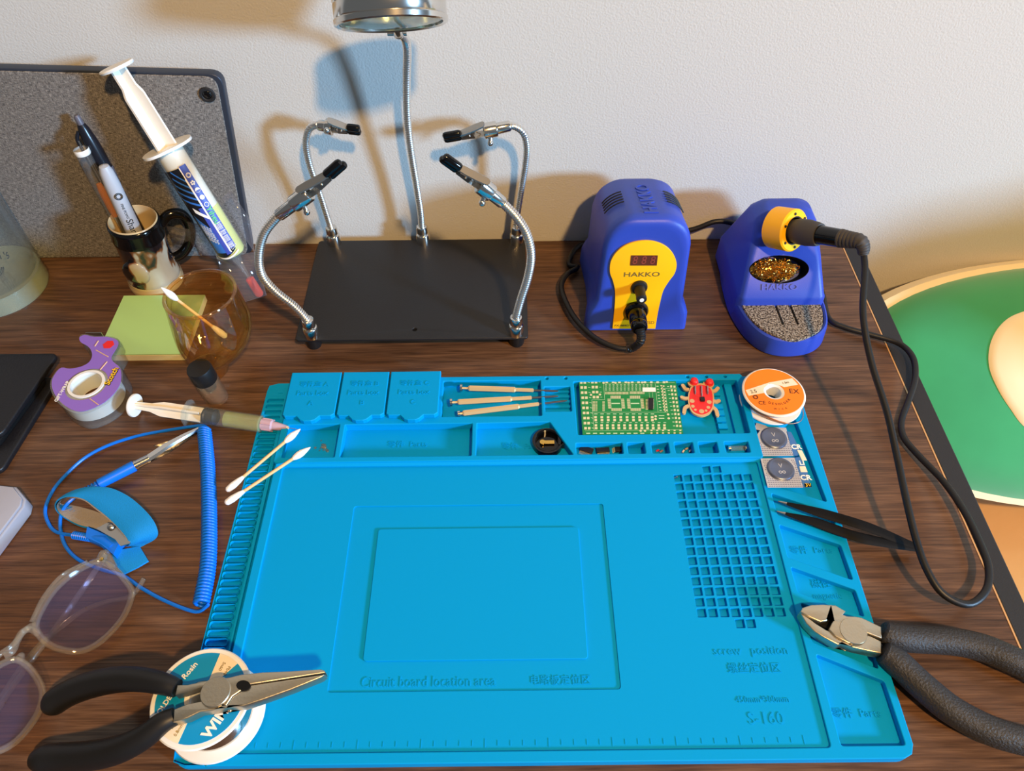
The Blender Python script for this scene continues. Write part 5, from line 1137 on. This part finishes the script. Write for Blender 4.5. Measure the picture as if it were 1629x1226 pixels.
def big_syringe():
    A = U(414, 470, .004); B = UY(184, 104, .455); d = B - A; Lt = d.length
    t = thing('flux_syringe', 'large flux syringe with a blue printed label leaning on the tablet', 'syringe', tuple(A))
    def par(px, py):
        best = (1e9, 0)
        for k in range(2001):
            p = A + d * (k / 2000); q = PJ(p); e = (q[1] - py) ** 2
            if e < best[0]: best = (e, k / 2000)
        return best[1] * Lt
    M = along(A, B, (0, 1, 0)); zf = par(267, 237); zb = par(378, 404); zn = par(393, 430); R = .0128
    MB('orange_cap').lathe([(.0001, 0), (.0030, 0), (.0042, .002), (.0040, par(404, 442) - .001), (.0028, par(404, 442)), (.0001, par(404, 442))], M, n=24).build('orange_tip_cap', t)
    MB('barrel_clear').lathe([(R, zf), (R, zb + .003), (R - .002, zb), (.0044, zb - .001), (.0040, zb - .006), (.0030, zb - .010), (.0016, par(404, 442))], M, n=40, cap=False).build('barrel', t)
    MB('paste').lathe([(.0001, par(338, 330) ), (R - .0012, par(338, 330)), (R - .0012, zb + .0035), (R - .003, zb + .001), (.0001, zb + .001)], M, n=36).build('flux_paste', t)
    MB('syringe_white').lathe([(.0001, zf + .002), (R - .0016, zf + .002), (R - .0014, par(338, 330)), (.0001, par(338, 330))], M, n=36).build('piston_body', t)
    # flange, facing: long axis across the syringe
    n = (CAMLOC - A); z = d.normalized(); n = (n - z * n.dot(z)).normalized(); X = z.cross(n); Mf = Matrix((X, n, z)).transposed().to_4x4(); Mf.translation = A + z * zf
    MB('barrel_clear').prism([(x, y) for x, y in rrect(-.0215, -.0150, .0215, .0150, .0145, 8)], 0, .0022, 'white_plastic', Mf).build('finger_flange', t)
    pr = MB('syringe_white'); Lp = Lt - zf
    for a, b, w0 in ((0, Lp * .22, .0105), (Lp * .22, Lp * .68, .0105), (Lp * .68, Lp * .80, .0105)): pass
    sh = [(0.0, .0112), (Lp * .66, .0108), (Lp * .76, .0080), (Lp * .985, .0078)]
    for ang in (45, 135):
        Mr = Mf @ Matrix.Rotation(radians(ang), 4, 'Z'); pts = [(w, zz) for zz, w in sh] + [(-w, zz) for zz, w in sh[::-1]]
        pr.add([(x, s * .0009, zz) for s in (-1, 1) for x, zz in pts], [tuple(range(8))[::-1], tuple(range(8, 16))] + [(i, (i + 1) % 8, 8 + (i + 1) % 8, 8 + i) for i in range(8)], None, Mr)
    pr.build('plunger', t, angle=20)
    MB('white_plastic').lathe([(.0001, Lp - .0025), (.0135, Lp - .0025), (.0142, Lp - .001), (.0135, Lp), (.0001, Lp)], Mf, n=40).build('thumb_rest', t)
    # printed label wrapped over the camera side
    def band(B, a0, a1, z0f, z1f, m, off=.0003, nseg=14):
        rows = []
        for k in range(nseg + 1):
            a = radians(a0 + 14 + (a1 - a0) * k / nseg); z0_ = z0f(k / nseg) if callable(z0f) else z0f; z1_ = z1f(k / nseg) if callable(z1f) else z1f
            rows.append([((R + off) * cos(a), (R + off) * sin(a), z0_ - zf), ((R + off) * cos(a), (R + off) * sin(a), z1_ - zf)])
        B.loft(rows, m, Mf, cap=False, close=False)
    zA, zB = par(285, 262), par(372, 392); L = zA - zB
    lb = MB('white'); 
    band(lb, 58, 172, lambda k: zB - .004 * math.sin(k * pi) , zA, 'pen_dark', .0001)
    band(lb, 52, 78, zB + .002, zA + .001, 'label_indigo'); band(lb, 78, 82, zB - .001, zA, 'white', .0004)
    band(lb, 82, 100, zB - .002, zB + L * .55, 'label_indigo', .0003); band(lb, 82, 120, lambda k: zB + L * (.40 + k * .12), lambda k: zB + L * (.44 + k * .14), 'white', .0005)
    band(lb, 82, 84, zB, zA - .01, 'white', .0006)
    for k in range(5): band(lb, 84, 150 - k * 8, lambda q, k=k: zB + L * (.56 + k * .07 + q * .14), lambda q, k=k: zB + L * (.585 + k * .07 + q * .14), 'label_blue', .0004)
    band(lb, 100, 140, lambda q: zB + L * (.0 + q * .02), lambda q: zB + L * (.30 + .2 * q), 'label_blue', .0002); band(lb, 52, 150, lambda q: zB - .003 - .003 * math.sin(q * pi), lambda q: zB - .0015 - .003 * math.sin(q * pi), 'white', .0005)
    def tx(s_, ang, k, size, m='white'):
        a = radians(ang + 14); N = (X * cos(a) + n * sin(a)); Xd = -z; Yd = N.cross(Xd); Mt = Matrix((Xd, Yd, N)).transposed().to_4x4(); Mt.translation = A + z * (zB + L * k) + N * (R + .0006); lb.text(s_, size, Mt, .00004, m)
    for k, s_ in enumerate('◎✿◐●○'): tx(s_, 66, .90 - k * .085, .0055)
    tx('Yiheu', 66, .43, .0072, 'lime'); 
    for j in range(3): tx('Solder flux paste 10cc', 60 + j * 7, .19, .0028)
    tx('⚠', 62, .04, .0055)
    for j in range(4): tx('No-clean flux', 104 + j * 8, .22 + j * .02, .0030)
    lb.build('printed_label', t, angle=20, flip_fix=False)
    # clear plastic sleeve around its lower part
    s = thing('plastic_sleeve', 'crumpled clear plastic sleeve with a hang tab, behind the flux syringe', 'packaging', tuple(U(395, 478, 0)))
    Z = ZP(260, 290, 6.128)
    def sheet(pts, name, lab=None, holes=None, thick=.0003):
        P = []
        for x, y, yy in pts: P.append(UY(*Z(x, y), yy))
        c = sum(P, Vector()) / len(P); B_ = MB('sleeve_clear'); B_.add(P + [c] , [(i, (i + 1) % len(P), len(P)) for i in range(len(P))])
        o = B_.build(name, s, angle=10); md = o.modifiers.new('thickness', 'SOLIDIFY'); md.thickness = thick; return o
    sheet([(28, 425, .452), (250, 455, .452), (325, 630, .455), (90, 600, .455)], 'hang_tab')
    a, b = UY(*Z(165, 525), .4525), Vector((0, 0, 0)); MB('sleeve_clear').tube([a + Vector((.0042 * cos(k * pi / 10), -.001, .0026 * sin(k * pi / 10))) for k in range(21)], .0004, n=6).build('tab_hole', s)
    sheet([(230, 380, .455), (400, 420, .455), (520, 745, .45), (350, 710, .452), (300, 600, .455)], 'fold')
    sheet([(470, 540, .42), (790, 690, .418), (885, 680, .42), (1003, 1100, .398), (800, 1160, .392), (560, 870, .408), (520, 745, .415)], 'front_sheet')
    sheet([(655, 80, .455), (860, 380, .448), (885, 680, .44), (800, 560, .44), (570, 150, .452)], 'side_sheet')
    rim = [UY(*Z(x, y), yy) for x, y, yy in ((885, 680, .42), (1003, 1100, .398), (800, 1160, .392))]; MB('sleeve_clear').tube(rim, .0005, n=6).build('sealed_edge', s)
big_syringe()

def small_syringe():
    z = .0105; A = U(212, 641, z + .004); B = U(462, 681, z); A = Vector((A.x, A.y, z + .001)); M = along(A, B, (0, 0, 1)); L = (B - A).length
    t = thing('small_syringe', 'small clear syringe with pale yellow liquid, its needle over the mat', 'syringe', (A.x, A.y, 0))
    d = (B - A)
    def s(px, py): p = U(px, py, z); return (p - A).dot(d.normalized())
    f = s(303, 657); e = s(415, 675); R = .0073
    MB('white_plastic').lathe([(.0001, -.001), (.0098, -.001), (.0100, .0), (.0096, .001), (.0001, .001)], M, n=28).build('thumb_rest', t)
    pl = MB('syringe_white')
    for ang in (20, 110):
        Mr = M @ Matrix.Rotation(radians(ang), 4, 'Z'); pts = [(.0030, .0), (.0036, f * .3), (.0062, f * .5), (.0062, s(322, 660)), (-.0062, s(322, 660)), (-.0062, f * .5), (-.0036, f * .3), (-.0030, .0)]
        pl.add([(x, q * .0008, zz) for q in (-1, 1) for x, zz in pts], [tuple(range(8))[::-1], tuple(range(8, 16))] + [(i, (i + 1) % 8, 8 + (i + 1) % 8, 8 + i) for i in range(8)], None, Mr)
    pl.build('plunger', t, angle=20)
    MB('black_rubber').lathe([(.0001, s(326, 661)), (.0062, s(326, 661)), (.0066, s(329, 661)), (.0060, s(331, 661)), (.0066, s(336, 662)), (.0060, s(339, 662)), (.0066, s(344, 663)), (.004, s(347, 664)), (.0001, s(349, 664))], M, n=28).build('rubber_piston', t)
    MB('barrel_clear').lathe([(R, f), (R, e), (R - .0016, e + .0012), (.0034, e + .0016)], M, n=36, cap=False).build('barrel', t)
    MB('flux_liquid').lathe([(.0001, s(355, 665)), (.0064, s(360, 666)), (.0064, e - .0005), (.005, e + .0004), (.0001, e + .0004)], M, n=30).build('yellow_liquid', t)
    MB('barrel_clear').prism(rrect(-.0105, -.0105, .0105, .0105, .0080, 8), f - .0014, f, 'barrel_clear', M).build('finger_flange', t)
    hb = MB('pink_hub'); hb.lathe([(.0001, e + .001), (.0050, e + .001), (.0050, e + .0095), (.0036, e + .0105), (.0034, e + .014), (.0020, e + .022), (.0014, s(456, 680)), (.0001, s(456, 680))], M, n=24)
    for k in range(6): a = k * pi / 3; hb.box((.0050 * cos(a), .0050 * sin(a), e + .006), (.0011, .0011, .0075), None, M)
    hb.build('needle_hub', t)
    MB('white_plastic').ball(tuple(M @ Vector((0, 0, s(457, 681)))), .0016, None, 10).build('hub_tip', t)
    q = M @ Vector((0, 0, s(457, 681))); MB('chrome').tube([q, U(470, 682, .0135), U(478, 686, .0155)], .0004, n=8).build('needle', t)
small_syringe()

def wallet():
    t = thing('black_case', 'black leather case with rounded corners, cut by the left picture edge', 'case', tuple(U(20, 640, 0)))
    def plate(pts, z0, z1, name, r=.006, m='leather'):
        P = [U(*a, z1) for a in pts]; B = MB(m); B.poly(roundpoly([Vector((p.x, p.y)) for p in P], r, 6), [], z0, z1, None, bevel=min(.0015, (z1 - z0) * .4)); return B.build(name, t)
    plate([(94, 600), (-120, 590), (-190, 790), (2, 748)], 0.0, .0052, 'back_cover')
    plate([(72, 600), (-110, 590), (-160, 720), (-5, 705)], .0053, .0112, 'inner_block', .004, 'black_matte')
    plate([(92, 561), (-120, 563), (-180, 730), (2, 690)], .0113, .0165, 'front_cover')
wallet()

def box():
    t = thing('plastic_case', 'translucent frosted plastic box, cut by the left picture edge', 'box', tuple(U(10, 815, 0)))
    P = [U(*a, .012) for a in ((-60, 765), (26, 774), (41, 794), (38, 806), (-18, 880), (-110, 900))]; B = MB('box_frost'); o = [(p.x, p.y) for p in P]
    B.poly(o, [], .0005, .0120, bevel=.0012); B.build('base', t)
    c = Vector((sum(x for x, y in o) / 6, sum(y for x, y in o) / 6)); o2 = [((x - c.x) * .93 + c.x, (y - c.y) * .93 + c.y) for x, y in o]
    MB('box_frost').poly(o2, [], .0122, .0145, bevel=.0006).build('lid', t)
box()

def glasses():
    t = thing('eyeglasses', 'clear-framed eyeglasses with tinted lenses and folded temples', 'eyeglasses', tuple(U(110, 1000, 0)))
    Z = ZP(0, 860, 3.017)
    # plane of the lens front, rising towards the upper left (brow side)
    o = U(*Z(640, 300), .006); o2 = U(*Z(500, 560), .004); hi = U(*Z(250, 200), .030)
    n = (o2 - o).cross(hi - o).normalized(); n = n if n.z > 0 else -n
    def pt(x, y, h=0): return UP(*Z(x, y), o, n) + n * h
    R = [(478, 100), (420, 118), (340, 165), (262, 235), (205, 320), (172, 400), (190, 455), (240, 500), (310, 525), (380, 530), (450, 505), (520, 450), (585, 375), (622, 300), (632, 240), (600, 190), (550, 135)]
    Lf = [(70, 570), (10, 590), (-60, 640), (-150, 740), (-200, 860), (-190, 950), (-120, 1010), (-30, 1015), (60, 975), (130, 905), (185, 820), (205, 740), (190, 680), (150, 620), (110, 585)]
    fr = MB('frame_clear')
    for P in (R, Lf):
        q = smooth([pt(*a) for a in P], 6, True); fr.tube(q + [q[0], q[1]], .0022, n=10, sq=(tuple(n), 1.0))
    fr.tube(smooth([pt(185, 450), pt(150, 425), pt(110, 435), pt(82, 480), pt(60, 530), pt(20, 555)], 6), .0022, n=10); fr.tube(smooth([pt(172, 400), pt(130, 420), pt(60, 500), pt(0, 545), pt(-60, 600)], 6), .0018, n=10)
    fr.tube(smooth([pt(478, 100), pt(490, 75), pt(500, 60), pt(520, 85), pt(545, 130)], 4), .0030, n=10); fr.tube(smooth([pt(420, 100), pt(300, 165), pt(210, 270), pt(150, 390)], 6), .0014, n=8)
    fr.build('frame', t, angle=70)
    for P in (R, Lf):
        q = smooth([pt(*a, -.0003) for a in P], 4, True); c = sum(q, Vector()) / len(q) + n * .0012
        B = MB('lens_tint'); B.loft([q, [p.lerp(c, .5) + n * .0006 for p in q], [c + (p - c) * .02 for p in q]], None, cap=False); B.build('lens', t, angle=80)
    # temples folded behind, lying on the desk
    tm = MB('frame_clear'); tm.tube(smooth([pt(500, 75, -.004), U(*Z(440, 170), .012), U(*Z(330, 330), .008), U(*Z(215, 490), .0045), U(*Z(130, 600), .003), U(*Z(20, 760), .003), U(*Z(-60, 900), .003)], 6), .0028, n=10, sq=((0, 0, 1), 0.45)); tm.build('temple', t, angle=70)
    tm = MB('frame_clear'); tm.tube(smooth([U(*Z(690, 182), .004), U(*Z(665, 225), .0032), U(*Z(620, 270), .003), U(*Z(520, 290), .003), U(*Z(400, 335), .003), U(*Z(290, 415), .003), U(*Z(200, 490), .003), U(*Z(100, 610), .003), U(*Z(0, 760), .003)], 6), .0028, n=10, sq=((0, 0, 1), 0.45)); tm.build('temple', t, angle=70)
    p = pt(487, 92, .0022); MB('brass').lathe([(.0001, .0008), (.0014, .0006), (.0016, 0)], Matrix.Translation(p), n=12).build('hinge_rivet', t)
    for a in ((215, 470), (95, 560)): c = pt(*a, -.002); MB('frame_clear').ball(tuple(c), (.0028, .0038, .0022), None, 12).build('nose_pad', t)
glasses()
